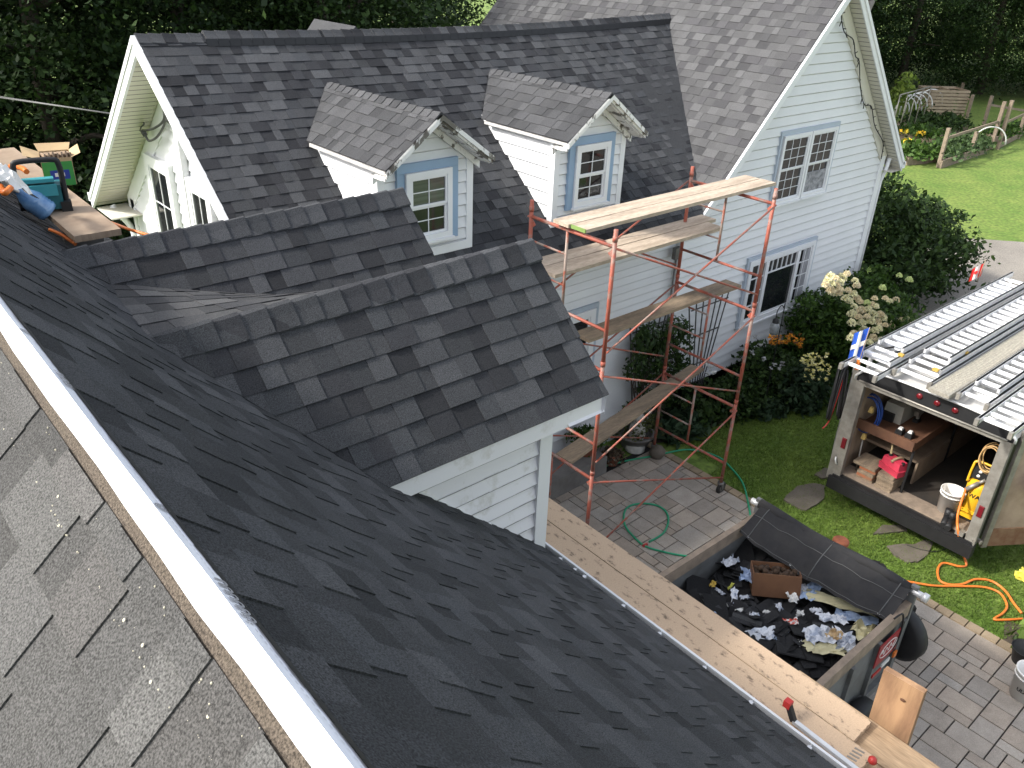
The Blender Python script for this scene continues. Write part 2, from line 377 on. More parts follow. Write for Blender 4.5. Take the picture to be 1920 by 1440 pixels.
# garden bed along the far house
mb = MB(); bed = [(8.9, 7.6), (9.1, 7.15), (9.75, 6.85), (10.6, 6.75), (11.8, 6.7), (12.8, 6.55), (14, 6.4), (14.8, 6.2), (16.3, 6.0), (17.2, 7.2), (16.6, 8), (16, 8)]
mb.face([(x, y, .012) for x, y in bed]); structure(mb.build('garden_soil', SOIL))

# ================================================================== windows
def window(parent, fr, u0, u1, v0, v1, cols=2, rows=2, split=True, depth=.05, casing=.07, sash=.035, mw=.007, glass=GLASS, top_glass=None, trim=None, tw=.09, tbot=False, name='window'):
    """casing, double-hung sashes with muntins, panes; fr(u, v, n) with n out of the wall"""
    fr = Fr(fr.O+fr.N*.026, fr.U, fr.V, fr.N); mb = MB(); n0, n1 = -.015, depth
    for a in ((u0, u1, v0, v0+casing), (u0, u1, v1-casing, v1), (u0, u0+casing, v0+casing, v1-casing), (u1-casing, u1, v0+casing, v1-casing)): mb.fbox(fr, a[0], a[1], a[2], a[3], n0, n1)
    mb.fbox(fr, u0-.02, u1+.02, v0-.03, v0-.002, n0, n1+.025)
    a0, a1, b0, b1 = u0+casing, u1-casing, v0+casing, v1-casing; mid = (b0+b1)/2; s = sash
    sashes = [(b0, mid, depth-.028), (mid, b1, depth-.012)] if split else [(b0, b1, depth-.018)]
    for q0, q1, nn in sashes:
        for a in ((a0, a1, q0, q0+s), (a0, a1, q1-s, q1), (a0, a0+s, q0+s, q1-s), (a1-s, a1, q0+s, q1-s)): mb.fbox(fr, *a, .006, nn)
        iu, iv = (a1-a0-2*s)/cols, (q1-q0-2*s)/rows
        for i in range(1, cols): mb.fbox(fr, a0+s+i*iu-mw, a0+s+i*iu+mw, q0+s, q1-s, .006, nn-.008)
        for j in range(1, rows): mb.fbox(fr, a0+s, a1-s, q0+s+j*iv-mw, q0+s+j*iv+mw, .006, nn-.0085)
    W_ = mb.build(name, TRIM, parent)
    for q0, q1, nn in sashes:
        p = MB(); p.fbox(fr, a0+.01, a1-.01, q0+.01, q1-.01, -.01, max(nn-.016, .0062)); p.build('pane', top_glass if (top_glass and q0 > b0+.1) else glass, W_)
    if trim:
        t = MB(); t.fbox(fr, u0-tw, u1+tw, v1+.002, v1+tw, -.015, .03); t.fbox(fr, u0-tw, u0-.002, v0-.03 if not tbot else v0-tw, v1, -.015, .03); t.fbox(fr, u1+.002, u1+tw, v0-.03 if not tbot else v0-tw, v1, -.015, .03)
        t.build('window_trim', trim, W_)
    return W_

# ================================================================== the white house across the yard
HB = (9.5, 7.5, 0)
house = thing('farmhouse', 'white clapboard farmhouse with dark grey roofs, two dormers and blue window trim', 'house', HB)
TH = math.atan2(2.44, 3.05)
def sag(u, v): return -.085*math.sin(math.pi*min(max(u/9.3, 0), 1))*(v/3.9)
def wing_f(u, v, n): return (3.28+u, 7.15+v*math.cos(TH)-n*math.sin(TH), 3.66+v*math.sin(TH)+n*math.cos(TH)+sag(u, v))
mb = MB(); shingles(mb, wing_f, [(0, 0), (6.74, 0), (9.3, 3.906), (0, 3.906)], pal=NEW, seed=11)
NS = 24
for i in range(NS):   # deck under the shingles, both slopes
    u0, u1 = 9.25*i/NS, 9.25*(i+1)/NS; w0, w1 = u0*6.7/9.25, u1*6.7/9.25
    mb.face([wing_f(w0, 0, -.004), wing_f(w1, 0, -.004), wing_f(u1, 3.906, -.004), wing_f(u0, 3.906, -.004)], NEW[0])
    mb.face([(3.28+u0, 13.35, 3.58), (3.28+u0, 10.2, 6.1+sag(u0, 3.9)), (3.28+u1, 10.2, 6.1+sag(u1, 3.9)), (3.28+u1, 13.35, 3.58)], NEW[0])
    mb.face([wing_f(w0, 0, -.09), wing_f(u0, 3.906, -.09), wing_f(u1, 3.906, -.09), wing_f(w1, 0, -.09)], NEW[0])
roof = mb.build('roof', SHINGLE, house)
mb = MB(); A_, B_ = (0, -math.cos(TH), -math.sin(TH)), (0, math.cos(TH), -math.sin(TH))
for i in range(12):
    u0, u1 = 9.2*i/12, 9.2*(i+1)/12
    caps(mb, (3.28+u0, 10.2, 6.1+sag(u0, 3.9)), (3.28+u1, 10.2, 6.1+sag(u1, 3.9)), A_, B_, seed=i, w=.14, lift=.014 if u0 < .7 else .04)
mb.build('ridge_cap', SHINGLE, roof)
mb = MB()
for i in range(60):  # ridge vent edge
    u0 = .75+i*.14; mb.face([wing_f(u0, 3.72, .012), wing_f(u0+.135, 3.72, .012), wing_f(u0+.135, 3.8, .05), wing_f(u0, 3.8, .05)])
mb.build('ridge_vent', BLACK, roof)
# gable end facing left (-X)
GX = 3.74; frG = Fr((GX, 0, 0), (0, -1, 0), (0, 0, 1), (-1, 0, 0))   # u = -y
mb = MB(); lap(mb, frG, [(-12.95, .45), (-7.5, .45), (-7.5, 3.9), (-10.2, 6.0), (-12.95, 3.85)], .135)
mb.face([(GX, 7.5, 0), (GX, 12.95, 0), (GX, 12.95, 3.8), (GX, 10.2, 5.95), (GX, 7.5, 3.85)])
mb.build('gable_wall', SIDING, house)
mb = MB()
for sgn, y1, z1 in ((-1, 7.15, 3.66), (1, 13.35, 3.58)):   # rake boards, soffit, frieze
    fr, L = frame_dir((3.28, 10.2, 6.1), (3.28, y1, z1)); 
    P0, P1 = Vector((3.28, 10.2, 6.1)), Vector((3.28, y1, z1)); d = (P1-P0).normalized(); dn = Vector((0, 0, -1))
    def q(mb, x0, x1, a, b, t0=0, t1=1):
        p, r_ = P0.lerp(P1, t0), P0.lerp(P1, t1)
        for X in (x0, x1): mb.face([(X, p.y, p.z-a), (X, r_.y, r_.z-a), (X, r_.y, r_.z-b), (X, p.y, p.z-b)])
        for z in (a, b): mb.face([(x0, p.y, p.z-z), (x0, r_.y, r_.z-z), (x1, r_.y, r_.z-z), (x1, p.y, p.z-z)])
    q(mb, 3.25, 3.285, -.005, .2); q(mb, 3.236, 3.249, -.005, .07)
mb.build('rake_board', TRIM, house)
mb = MB()
for y1, z1 in ((7.15, 3.66), (13.35, 3.58)):
    P0, P1 = Vector((3.28, 10.2, 5.93)), Vector((3.28, y1, z1-.17)); n = int((P1-P0).length/.1)
    for k in range(n):
        a, b = P0.lerp(P1, k/n), P0.lerp(P1, (k+.9)/n); c = P0.lerp(P1, (k+1)/n)
        mb.face([(3.286, a.y, a.z), (GX+.02, a.y, a.z), (GX+.02, b.y, b.z), (3.286, b.y, b.z)]); mb.face([(3.286, b.y, b.z+.006), (GX+.02, b.y, b.z+.006), (GX+.02, c.y, c.z+.006), (3.286, c.y, c.z+.006)])
mb.box(3.3, GX, 12.6, 13.3, 3.38, 3.4)
mb.build('soffit', SIDING_CREAM, house)
mb = MB()
for y1, z1 in ((7.3, 3.72), (13.1, 3.7)):
    P0, P1 = Vector((GX-.03, 10.2, 5.93)), Vector((GX-.03, y1, z1-.13))
    mb.face([P0, P1, P1-Vector((0, 0, .3)), P0-Vector((0, 0, .36))]); mb.face([P0-Vector((0, 0, .36)), P1-Vector((0, 0, .3)), P1+Vector((.03, 0, -.3)), P0+Vector((.03, 0, -.36))])
mb.box(GX-.03, GX+.1, 12.85, 12.99, 0, 3.55); mb.box(GX-.03, GX+.1, 7.47, 7.6, 0, 3.5)
mb.build('frieze_board', TRIM, house)
dsp = MB(); dsp.tube(smooth_path([(3.5, 13.2, 3.42), (3.55, 13.12, 3.3), (3.68, 13.05, 3.05), (3.68, 13.03, 2.6), (3.68, 13.03, 0.1)], 5), .045, 8); dsp.build('downspout', TRIM, house)
mb = MB(); mb.box(3.25, 12.2, 13.34, 13.46, 3.48, 3.6); mb.build('back_gutter', TRIM, house)
for p0, p1 in (((278, 279), (325, 303)), ((356, 323), (402, 350))):
    a, b = at(*p0, x=GX), at(*p1, x=GX); window(house, frG, -a.y, -b.y, a.z-2.3, a.z-.04, 2, 2, casing=.13, depth=.06)
a, b = at(329, 228, x=GX-.07), at(362, 424, x=GX-.07)
mb = MB(); mb.box(GX-.1, GX-.02, a.y-.05, a.y+.05, .6, a.z); mb.build('service_mast', TRIM, house)
# wing front wall and big house
frF = Fr((0, 7.5, 0), (1, 0, 0), (0, 0, 1), (0, -1, 0)); frB = Fr((0, 7.44, 0), (1, 0, 0), (0, 0, 1), (0, -1, 0))
mb = MB(); lap(mb, frF, [(GX, .5), (9.95, .5), (9.95, 3.8), (GX, 3.8)], .125); mb.box(GX+.02, 15.9, 7.52, 7.56, 0, 3.7)
mb.build('wing_wall', SIDING, house)
mb = MB(); lap(mb, frB, [(9.95, .5), (15.85, .5), (15.85, 3.95), (13.16, 6.75), (10.3, 3.78), (9.95, 3.5)], .15)
mb.face([(9.95, 7.46, 0), (15.85, 7.46, 0), (15.85, 7.46, 3.9), (13.16, 7.46, 6.7), (10, 7.46, 3.5)]); mb.face([(15.85, 7.44, 0), (15.85, 14.6, 0), (15.85, 14.6, 3.9), (15.85, 7.44, 3.9)])
mb.build('gable_wall', SIDING, house)
mb = MB(); mb.box(9.9, 15.87, 7.46, 7.7, -.1, .5); mb.box(GX+.05, 9.95, 7.53, 7.7, -.1, .49); mb.build('foundation', CONC, house)
mb = MB(); mb.box(15.74, 15.9, 7.4, 7.6, .45, 3.8); mb.build('corner_board', TRIM, house); mb = MB(); mb.box(9.88, 9.98, 7.4, 7.5, .45, 3.55)
mb.build('corner_board', TRIM, house)
mb = MB(); mb.tube([(15.98, 7.36, 3.75), (15.97, 7.38, 3.5), (15.95, 7.42, 3.3), (15.95, 7.42, .1)], .04, 8); mb.build('downspout', TRIM, house)
TB = math.atan(1.04); cB, sB = math.cos(TB), math.sin(TB)
def bigL(u, v, n): return (10.0+v*cB-n*sB, 7.21+u, 3.62+v*sB+n*cB)
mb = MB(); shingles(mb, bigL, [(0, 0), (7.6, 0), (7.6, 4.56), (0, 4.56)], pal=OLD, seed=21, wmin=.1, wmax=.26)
mb.face([bigL(0, 0, -.004), bigL(7.6, 0, -.004), bigL(7.6, 4.56, -.004), bigL(0, 4.56, -.004)], OLD[0])
mb.face([(13.16, 7.21, 6.9), (13.16, 14.8, 6.9), (16.25, 14.8, 3.69), (16.25, 7.21, 3.69)], OLD[0])
mb.face([(13.16, 7.3, 6.8), (13.16, 14.8, 6.8), (10.0, 14.8, 3.5), (10, 7.3, 3.5)], OLD[0])
big = mb.build('big_roof', SHINGLE_OLD, house)
mb = MB(); caps(mb, (13.16, 7.22, 6.9), (13.16, 14.8, 6.9), (-cB, 0, -sB), (cB, 0, -sB), pal=OLD); mb.build('ridge_cap', SHINGLE_OLD, big)
mb = MB()
for x1, z1 in ((9.98, 3.6), (16.25, 3.69)):
    P0, P1 = Vector((13.16, 7.19, 6.89)), Vector((x1, 7.19, z1)); dn = Vector((0, 0, -1))
    for y, a, b in ((7.19, .0, .2), (7.17, .0, .08)):
        A0, A1 = P0+dn*a, P1+dn*a; B0, B1 = P0+dn*b, P1+dn*b
        for Y in (y, y+.02): mb.face([(A0.x, Y, A0.z), (A1.x, Y, A1.z), (B1.x, Y, B1.z), (B0.x, Y, B0.z)])
        mb.face([(B0.x, y, B0.z), (B1.x, y, B1.z), (B1.x, y+.02, B1.z), (B0.x, y+.02, B0.z)]); mb.face([(A0.x, y, A0.z), (A1.x, y, A1.z), (A1.x, y+.02, A1.z), (A0.x, y+.02, A0.z)])
mb.box(16.2, 16.3, 7.17, 14.8, 3.56, 3.68)
mb.build('rake_board', TRIM, house)
mb = MB()
P0, P1 = Vector((13.16, 0, 6.7)), Vector((16.25, 0, 3.5)); n = 44
for k in range(n):
    a, b, c = P0.lerp(P1, k/n), P0.lerp(P1, (k+.88)/n), P0.lerp(P1, (k+1)/n)
    mb.face([(a.x, 7.21, a.z), (a.x, 7.5, a.z), (b.x, 7.5, b.z), (b.x, 7.21, b.z)]); mb.face([(b.x, 7.21, b.z+.007), (b.x, 7.5, b.z+.007), (c.x, 7.5, c.z+.007), (c.x, 7.21, c.z+.007)])
mb.face([(15.86, 7.2, 3.52), (16.25, 7.2, 3.52), (16.25, 14.8, 3.52), (15.86, 14.8, 3.52)])
# frieze under the right rake
mb.face([(13.16, 7.405, 6.68), (15.95, 7.405, 3.79), (15.79, 7.405, 3.66), (13.16, 7.405, 6.4)]); mb.face([(13.16, 7.405, 6.4), (15.79, 7.405, 3.66), (15.79, 7.45, 3.66), (13.16, 7.45, 6.4)])
mb.build('soffit', SIDING_CREAM, house)
mb = MB(); mb.face([(13.16, 7.4, 6.68), (13.16, 7.4, 6.48), (10.2, 7.4, 3.4), (10.02, 7.4, 3.42)]); mb.build('frieze_board', TRIM, house)
# big house windows
a, b = at(1466, 243, y=7.44), at(1571, 222, y=7.44); u0, u1 = a.x+.03, b.x-.03; vt, vb = a.z-.1, at(1541, 360, y=7.44).z+.03; um = (u0+u1)/2
window(house, frB, u0, um-.012, vb, vt, 3, 3, casing=.055, sash=.024, mw=.0045); w2 = window(house, frB, um+.012, u1, vb, vt, 3, 3, casing=.055, sash=.024, mw=.0045)
mb = MB(); mb.fbox(frB, u0-.07, u1+.07, vt+.002, vt+.075, .004, .05); mb.fbox(frB, u0-.07, u0-.022, vb-.04, vt, .004, .05); mb.fbox(frB, u1+.022, u1+.07, vb-.04, vt, .004, .05); mb.build('window_trim', PALEBLUE, w2)
mb = MB(); mb.fbox(frB, um+.1, u1-.09, vb+.09, vb+.42, .03, .046); mb.build('window_screen', mat('lace', (.42, .42, .44), .8, col2=(.12, .12, .13), vs=9), house)
a, b = at(1400.2, 482.9, y=7.44), at(1529.4, 439.6, y=7.44); vb = at(1503, 562, y=7.44).z; vt = a.z-.07; L_ = b.x-a.x
pw = window(house, frB, a.x+.05, b.x-.05, vb, vt, 1, 1, split=False, casing=.08, trim=PALEBLUE, tw=.06, name='picture_window')
mb = MB(); frM = Fr((0, 7.414, 0), (1, 0, 0), (0, 0, 1), (0, -1, 0))
for t in (.27, .73): mb.fbox(frM, a.x+L_*t-.045, a.x+L_*t+.045, vb+.1, vt-.1, .01, .055)
s0, s1 = a.x+.15, b.x-.15; hh = vt-vb-.2
for q0, q1, rows, c_ in ((s0, a.x+L_*.27-.045, 4, 2), (a.x+L_*.73+.045, s1, 4, 2)):
    for i in range(1, c_): mb.fbox(frM, q0+(q1-q0)*i/c_-.008, q0+(q1-q0)*i/c_+.008, vb+.1, vt-.1, .01, .035)
    for j in range(1, rows): mb.fbox(frM, q0, q1, vb+.1+hh*j/rows-.008, vb+.1+hh*j/rows+.008, .01, .0355)
q0, q1 = a.x+L_*.27+.045, a.x+L_*.73-.045
mb.fbox(frM, q0, q1, vb+.1+hh*.76, vb+.1+hh*.76+.02, .01, .0355)
for i in range(1, 6): mb.fbox(frM, q0+(q1-q0)*i/6-.008, q0+(q1-q0)*i/6+.008, vb+.1+hh*.76, vt-.1, .01, .035)
mb.build('muntin', TRIM, pw)
mb = MB(); mb.fbox(frM, a.x+L_*.73+.16, s1-.02, vb+.14, vt-.12, .032, .0345); mb.build('curtain', mat('curtain', (.36, .36, .38), .9, stretch=(9, 1, 1), vs=4, col2=(.2, .2, .21)), pw)
b = at(1119, 563, y=7.5); window(house, frF, b.x-.75, b.x-.07, b.z-1.2, b.z-.08, 1, 1, trim=PALEBLUE, tw=.07, casing=.1)
c = at(1266, 472, y=7.4); mb = MB(); mb.box(c.x-.07, c.x+.06, 7.33, 7.4, c.z-.1, c.z+.08); mb.tube([(c.x+.02, 7.38, c.z-.1), (c.x+.02, 7.38, .5)], .018, 6); mb.build('meter_box', STEEL, house)
mb = MB(); mb.box(3.4, 10.0, 7.06, 7.16, 3.5, 3.64); mb.build('eave_gutter', TRIM, house)

# dormers on the wing
def wing_dormer(cx, glass):
    hw, yf, ze = .6, 7.5, 5.06; pk = 5.56; sl = 1
    f = Fr((cx, yf, 0), (1, 0, 0), (0, 0, 1), (0, -1, 0))
    mb = MB(); lap(mb, f, [(-hw, 3.9), (hw, 3.9), (hw, ze+.03), (0, pk-.03), (-hw, ze+.03)], .135)
    fl = Fr((cx-hw, yf, 0), (0, -1, 0), (0, 0, 1), (-1, 0, 0)); lap(mb, fl, [(0, 3.85), (0, ze+.03), (-1.5, ze+.03), (-1.36, 4.95)], .16)
    mb.face([(cx-hw, yf, 3.85), (cx-hw, yf, ze+.03), (cx-hw, 8.9, ze+.03)]); mb.face([(cx+hw, yf, 3.85), (cx+hw, yf, ze+.03), (cx+hw, 9.0, ze+.03)])
    mb.face([(cx-hw, yf+.005, 3.85), (cx+hw, yf+.005, 3.85), (cx+hw, yf+.005, ze+.03), (cx, yf+.005, pk-.03), (cx-hw, yf+.005, ze+.03)])
    D = mb.build('dormer', SIDING, house)
    L_ = math.hypot(.7, pk-ze); c_, s_ = .7/L_, (pk-ze)/L_
    mb = MB(); pts = [(0, 0), (1.66, 0), (2.36, L_), (0, L_)]
    fa = lambda u, v, n: (cx-.7+v*c_-n*s_, 7.2+u, ze+v*s_+n*c_)
    fb = lambda u, v, n: (cx+.7-v*c_+n*s_, 7.2+u, ze+v*s_+n*c_)
    shingles(mb, fa, pts, pal=GREY, seed=int(cx*10)); shingles(mb, fb, pts, pal=GREY, seed=int(cx*7))
    for g in (fa, fb): mb.face([g(u, v, -.003) for u, v in pts], GREY[0])
    mb.face([fa(0, 0, -.04), fa(1.5, 0, -.04), fa(2.2, L_, -.04), fa(0, L_, -.04)], (.6, .6, .6)); mb.face([fb(0, 0, -.04), fb(1.5, 0, -.04), fb(2.2, L_, -.04), fb(0, L_, -.04)], (.6, .6, .6))
    caps(mb, (cx, 7.2, pk), (cx, 9.5, pk), (-c_, 0, -s_), (c_, 0, -s_), w=.1, pal=GREY, lift=.008)
    mb.build('dormer_roof', SHINGLE, D)
    mb = MB()
    for sg in (-1, 1):
        P0, P1 = Vector((cx, 0, pk)), Vector((cx+sg*.715, 0, ze-.015))
        for y0, y1, a, b in ((7.165, 7.2, .0, .055), (7.2, 7.26, .035, .085), (7.26, 7.46, .06, .095), (7.44, 7.473, .1, .18)):
            for Y in (y0, y1): mb.face([(P0.x, Y, P0.z-a), (P1.x, Y, P1.z-a), (P1.x, Y, P1.z-b), (P0.x, Y, P0.z-b)])
            mb.face([(P0.x, y0, P0.z-b), (P1.x, y0, P1.z-b), (P1.x, y1, P1.z-b), (P0.x, y1, P0.z-b)]); mb.face([(P1.x, y0, P1.z-a), (P1.x, y1, P1.z-a), (P1.x, y1, P1.z-b), (P1.x, y0, P1.z-b)])
    mb.build('rake_board', PEEL, D)
    mb = MB(); mb.box(cx-.705, cx-.67, 7.21, 8.8, ze-.05, ze-.012); mb.box(cx-.67, cx-.6, 7.3, 8.7, ze-.06, ze-.045); mb.build('eave_board', mat('dull_trim', (.55, .54, .52), .6, var=.3, vs=7), D)
    mb = MB()
    for sg in (-1, 1): mb.box(cx+sg*hw-.045, cx+sg*hw+.045, yf-.03, yf+.06, 3.92, ze+.03)
    mb.box(cx-hw+.046, cx+hw-.046, yf-.036, yf-.012, 3.93, 4.03); mb.build('corner_board', TRIM, D)
    window(house, f, -.31, .31, 4.14, 4.93, 2, 2, casing=.065, sash=.026, mw=.005, depth=.06, trim=BLUE, tw=.1, glass=GLASS, top_glass=glass, name='dormer_window')
wing_dormer(5.27, GLASS_BLIND); wing_dormer(7.85, None)
p = at(640, 47, y=11.6); mb = MB()
mb.prism(Fr((p.x, 11.2, p.z), (1, 0, 0), (0, 0, 1), (0, 1, 0)), [(-.45, -.5), (.45, -.5), (0, .02)], 0, 1.2, GREY[0]); mb.build('back_dormer', SHINGLE, house)
# string of dark fairy lights under the right soffit
ps = [at(1577, 26, y=7.36), at(1583, 60, y=7.36), at(1600, 75, y=7.36), at(1604, 105, y=7.36), at(1611, 115, y=7.36), at(1613, 160, y=7.36), at(1620, 195, y=7.36), at(1634, 200, y=7.36), at(1640, 235, y=7.36), at(1654, 262, y=7.36), at(1656, 275, y=7.36), at(1652, 298, y=7.36)]
path = smooth_path(ps, 5); mb = MB(); mb.tube(path, .009, 5); rg = random.Random(2)
for k in range(0, len(path), 2): mb.tube([path[k], path[k]+Vector((rg.uniform(-.08, .08), -.02, rg.uniform(-.09, .03)))], .008, 4)
tag(mb.build('light_string', BLACK), 'dark cord of unlit fairy lights strung along the tall gable eave', 'light string')
# power line and service drop on the left gable
e0, e1 = at(0, 183, y=15), at(263, 221, x=3.66); far = e0+(e0-e1)*2; mb = MB(); mb.tube([far, e0, e1], .012, 6)
mb.tube([far+Vector((0, 0, .02)), e0+Vector((0, .01, .016)), e1], .007, 5)
loop = [e1, at(270, 232, x=3.6), at(265, 238, x=3.6), at(262, 245, x=3.6)]; mb.tube(smooth_path(loop, 5), .01, 6); mb.tube([at(259, 233, x=3.6), at(263, 241, x=3.6)], .03, 6); mb.tube([at(268, 246, x=3.6), at(272, 253, x=3.6)], .035, 6)
mb.tube(smooth_path([at(270, 245, x=3.6), at(290, 240, x=3.62), at(307, 225, x=3.66), at(306, 200, x=3.68)], 6), .016, 6); mb.tube(smooth_path([at(272, 253, x=3.6), at(280, 264, x=3.6), at(296, 255, x=3.62), at(309, 230, x=3.66), at(309, 200, x=3.68)], 6), .016, 6)
mb.tube(smooth_path([at(306, 198, x=3.69), at(316, 210, x=3.69), at(317, 222, x=3.69)], 5), .01, 6); mb.blob(at(317, 224, x=3.68), .045, 3)
tag(mb.build('power_line', CABLE), 'overhead service cable running into the left gable with drooping loops', 'cable')

# ================================================================== the near house, whose roof fills the foreground
near = thing('near_house', 'house in the foreground with newly shingled steep roof and two small dormers', 'house', (1.5, 3.5, 0))
PROF = [(.322, 6.255), (1.12, 5.352), (1.95, 4.55), (3.31, 3.35), (3.5, 3.115)]
seg = []; s = 0
for (x0, z0), (x1, z1) in zip(PROF[::-1], PROF[::-1][1:]):
    L_ = math.hypot(x1-x0, z1-z0); seg.append((s, L_, x0, z0, (x1-x0)/L_, (z1-z0)/L_)); s += L_
TOT = s
def near_f(u, v, n):
    for s0, L_, x0, z0, dx, dz in seg:
        if v <= s0+L_+1e-6: break
    t = v-s0; return (x0+dx*t+n*dz, u, z0+dz*t-n*dx)
Y0, Y1 = -1.2, 9.4
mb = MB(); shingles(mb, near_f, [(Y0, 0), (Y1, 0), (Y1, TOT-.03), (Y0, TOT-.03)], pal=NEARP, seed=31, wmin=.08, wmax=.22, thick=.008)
for s0, L_, x0, z0, dx, dz in seg: mb.face([near_f(Y0, s0, -.003), near_f(Y1, s0, -.003), near_f(Y1, s0+L_, -.003), near_f(Y0, s0+L_, -.003)], NEW[0])
nr = mb.build('roof', SHINGLE, near)
mb = MB(); cl = math.sqrt(.5)
near_l = lambda u, v, n: (.322-v*cl-n*cl, u, 6.261-v*cl+n*cl)
lf = lambda u, v, n: near_l(u, 2.855-v, n)
shingles(mb, lf, [(-3, 0), (9.4, 0), (9.4, 2.79), (-3, 2.79)], pal=AGED, seed=41, wmin=.1, wmax=.28, thick=.008)
mb.face([near_l(-3, .0, -.004), near_l(9.4, .0, -.004), near_l(9.4, 3, -.004), near_l(-3, 3, -.004)], (.1, .082, .065)); mb.face([near_l(-3, .0, .0035), near_l(9.4, .0, .0035), near_l(9.4, .09, .0035), near_l(-3, .09, .0035)], (.105, .085, .066))
old = mb.build('old_roof', SHINGLE, near)
rg = random.Random(8); mb = MB()
for k in range(150):
    y = rg.uniform(.4, 4); v = .15+rg.gauss(0, .0012)+.004*math.sin(y*3); p = near_l(y, v, .005); r_ = rg.uniform(.0004, .0009); mb.blob(p, r_, k, 5, 3)
    y = rg.uniform(.4, 4); v = rg.choice([.165+rg.gauss(0, .003), .09+rg.gauss(0, .008)]); p = near_l(y, v, .008); r_ = rg.uniform(.0012, .0028); mb.blob(p, r_, k, 5, 3)
for y, v in ((.98, .2), (1.05, .17), (1.2, .155), (1.55, .17), (1.62, .14), (1.12, .15), (.9, .12)): mb.lathe(near_l(y, v, .008), [(0, .001), (.003, .0008), (.0036, 0)], 8, (-cl, 0, cl))
ns = mb.build('nail_spatter', mat('pale_spatter', (.5, .46, .36), .8), old); ns['kind'] = 'stuff'
# white membrane over the open ridge, a little wavy, and its print
mb = MB(); nseg = 60
def memb(y, t):
    """t 0..1 across: old-slope edge -> crest -> under the new shingles"""
    wv = .004*math.sin(y*7)+.003*math.sin(y*17+2)
    if t < .5: a = .036*(1-2*t); return Vector(near_l(y, a, .009+wv*.6))
    a = .031*(2*t-1); return Vector((.322+a*.7, y, 6.261-a*.72+.008+wv*.4))
for k in range(nseg):
    y0, y1 = -.6+10*k/nseg, -.6+10*(k+1)/nseg
    for t0, t1 in ((0, .25), (.25, .5), (.5, .75), (.75, 1)): mb.face([memb(y0, t0), memb(y1, t0), memb(y1, t1), memb(y0, t1)], (1, 1, 1), True)
    mb.face([memb(y0, 0), memb(y1, 0), memb(y1, 0)-Vector((0, 0, .012)), memb(y0, 0)-Vector((0, 0, .012))])
ul = mb.build('ridge_membrane', SHEET, near)
slope_r = Vector((.7, 0, -.72)).normalized(); nrm_r = Vector((.72, 0, .7)).normalized()
for y, tx in ((1.95, 'UNDER'), (1.02, 'UUUUUU')):
    o = Vector((.335, y, 6.2535))+nrm_r*.003
    text_mesh('printed_letters', tx, .03, Fr(o, (0, -1, 0), -slope_r, nrm_r), PRINT, ul, .001)
for y in (2.28, 1.33):
    mb = MB(); o = Fr(Vector((.334, y, 6.2545))+nrm_r*.003, (0, -1, 0), -slope_r, nrm_r)
    for r_ in (.004, .0085, .013):
        q = [o(r_*math.cos(t), r_*math.sin(t)) for t in np.linspace(0, 2*math.pi, 25)]; q2 = [o((r_+.003)*math.cos(t), (r_+.003)*math.sin(t)) for t in np.linspace(0, 2*math.pi, 25)]
        for i in range(24): mb.face([q[i], q2[i], q2[i+1], q[i+1]])
    mb.build('printed_rings', PRINT, ul)
mb = MB(); rg = random.Random(4)   # ragged cut edge of the new felt beside the membrane
n = 400
for k in range(n):
    y0, y1 = -.5+10*k/n, -.5+10*(k+1)/n; a, a2 = .0295+rg.uniform(-.0014, .0014), .045
    mb.face([(.322+a*.7, y0, 6.261-a*.72+.0118), (.322+a*.7+rg.uniform(-.001, .001), y1, 6.261-a*.72+.0118), (.322+a2*.7, y1, 6.261-a2*.72+.008), (.322+a2*.7, y0, 6.261-a2*.72+.008)])
mb.build('cut_edge', BLACK, ul)
for t in (.12, .8):
    mb = MB()
    for k in range(330): y = -.2+k*.016; mb.face([memb(y, t)+Vector((0, 0, .0012)), memb(y+.009, t)+Vector((0, 0, .0012)), memb(y+.009, t+.02)+Vector((0, 0, .0012)), memb(y, t+.02)+Vector((0, 0, .0012))])
    mb.build('printed_dashes', mat('pale_print', (.62, .62, .65), .6), ul)
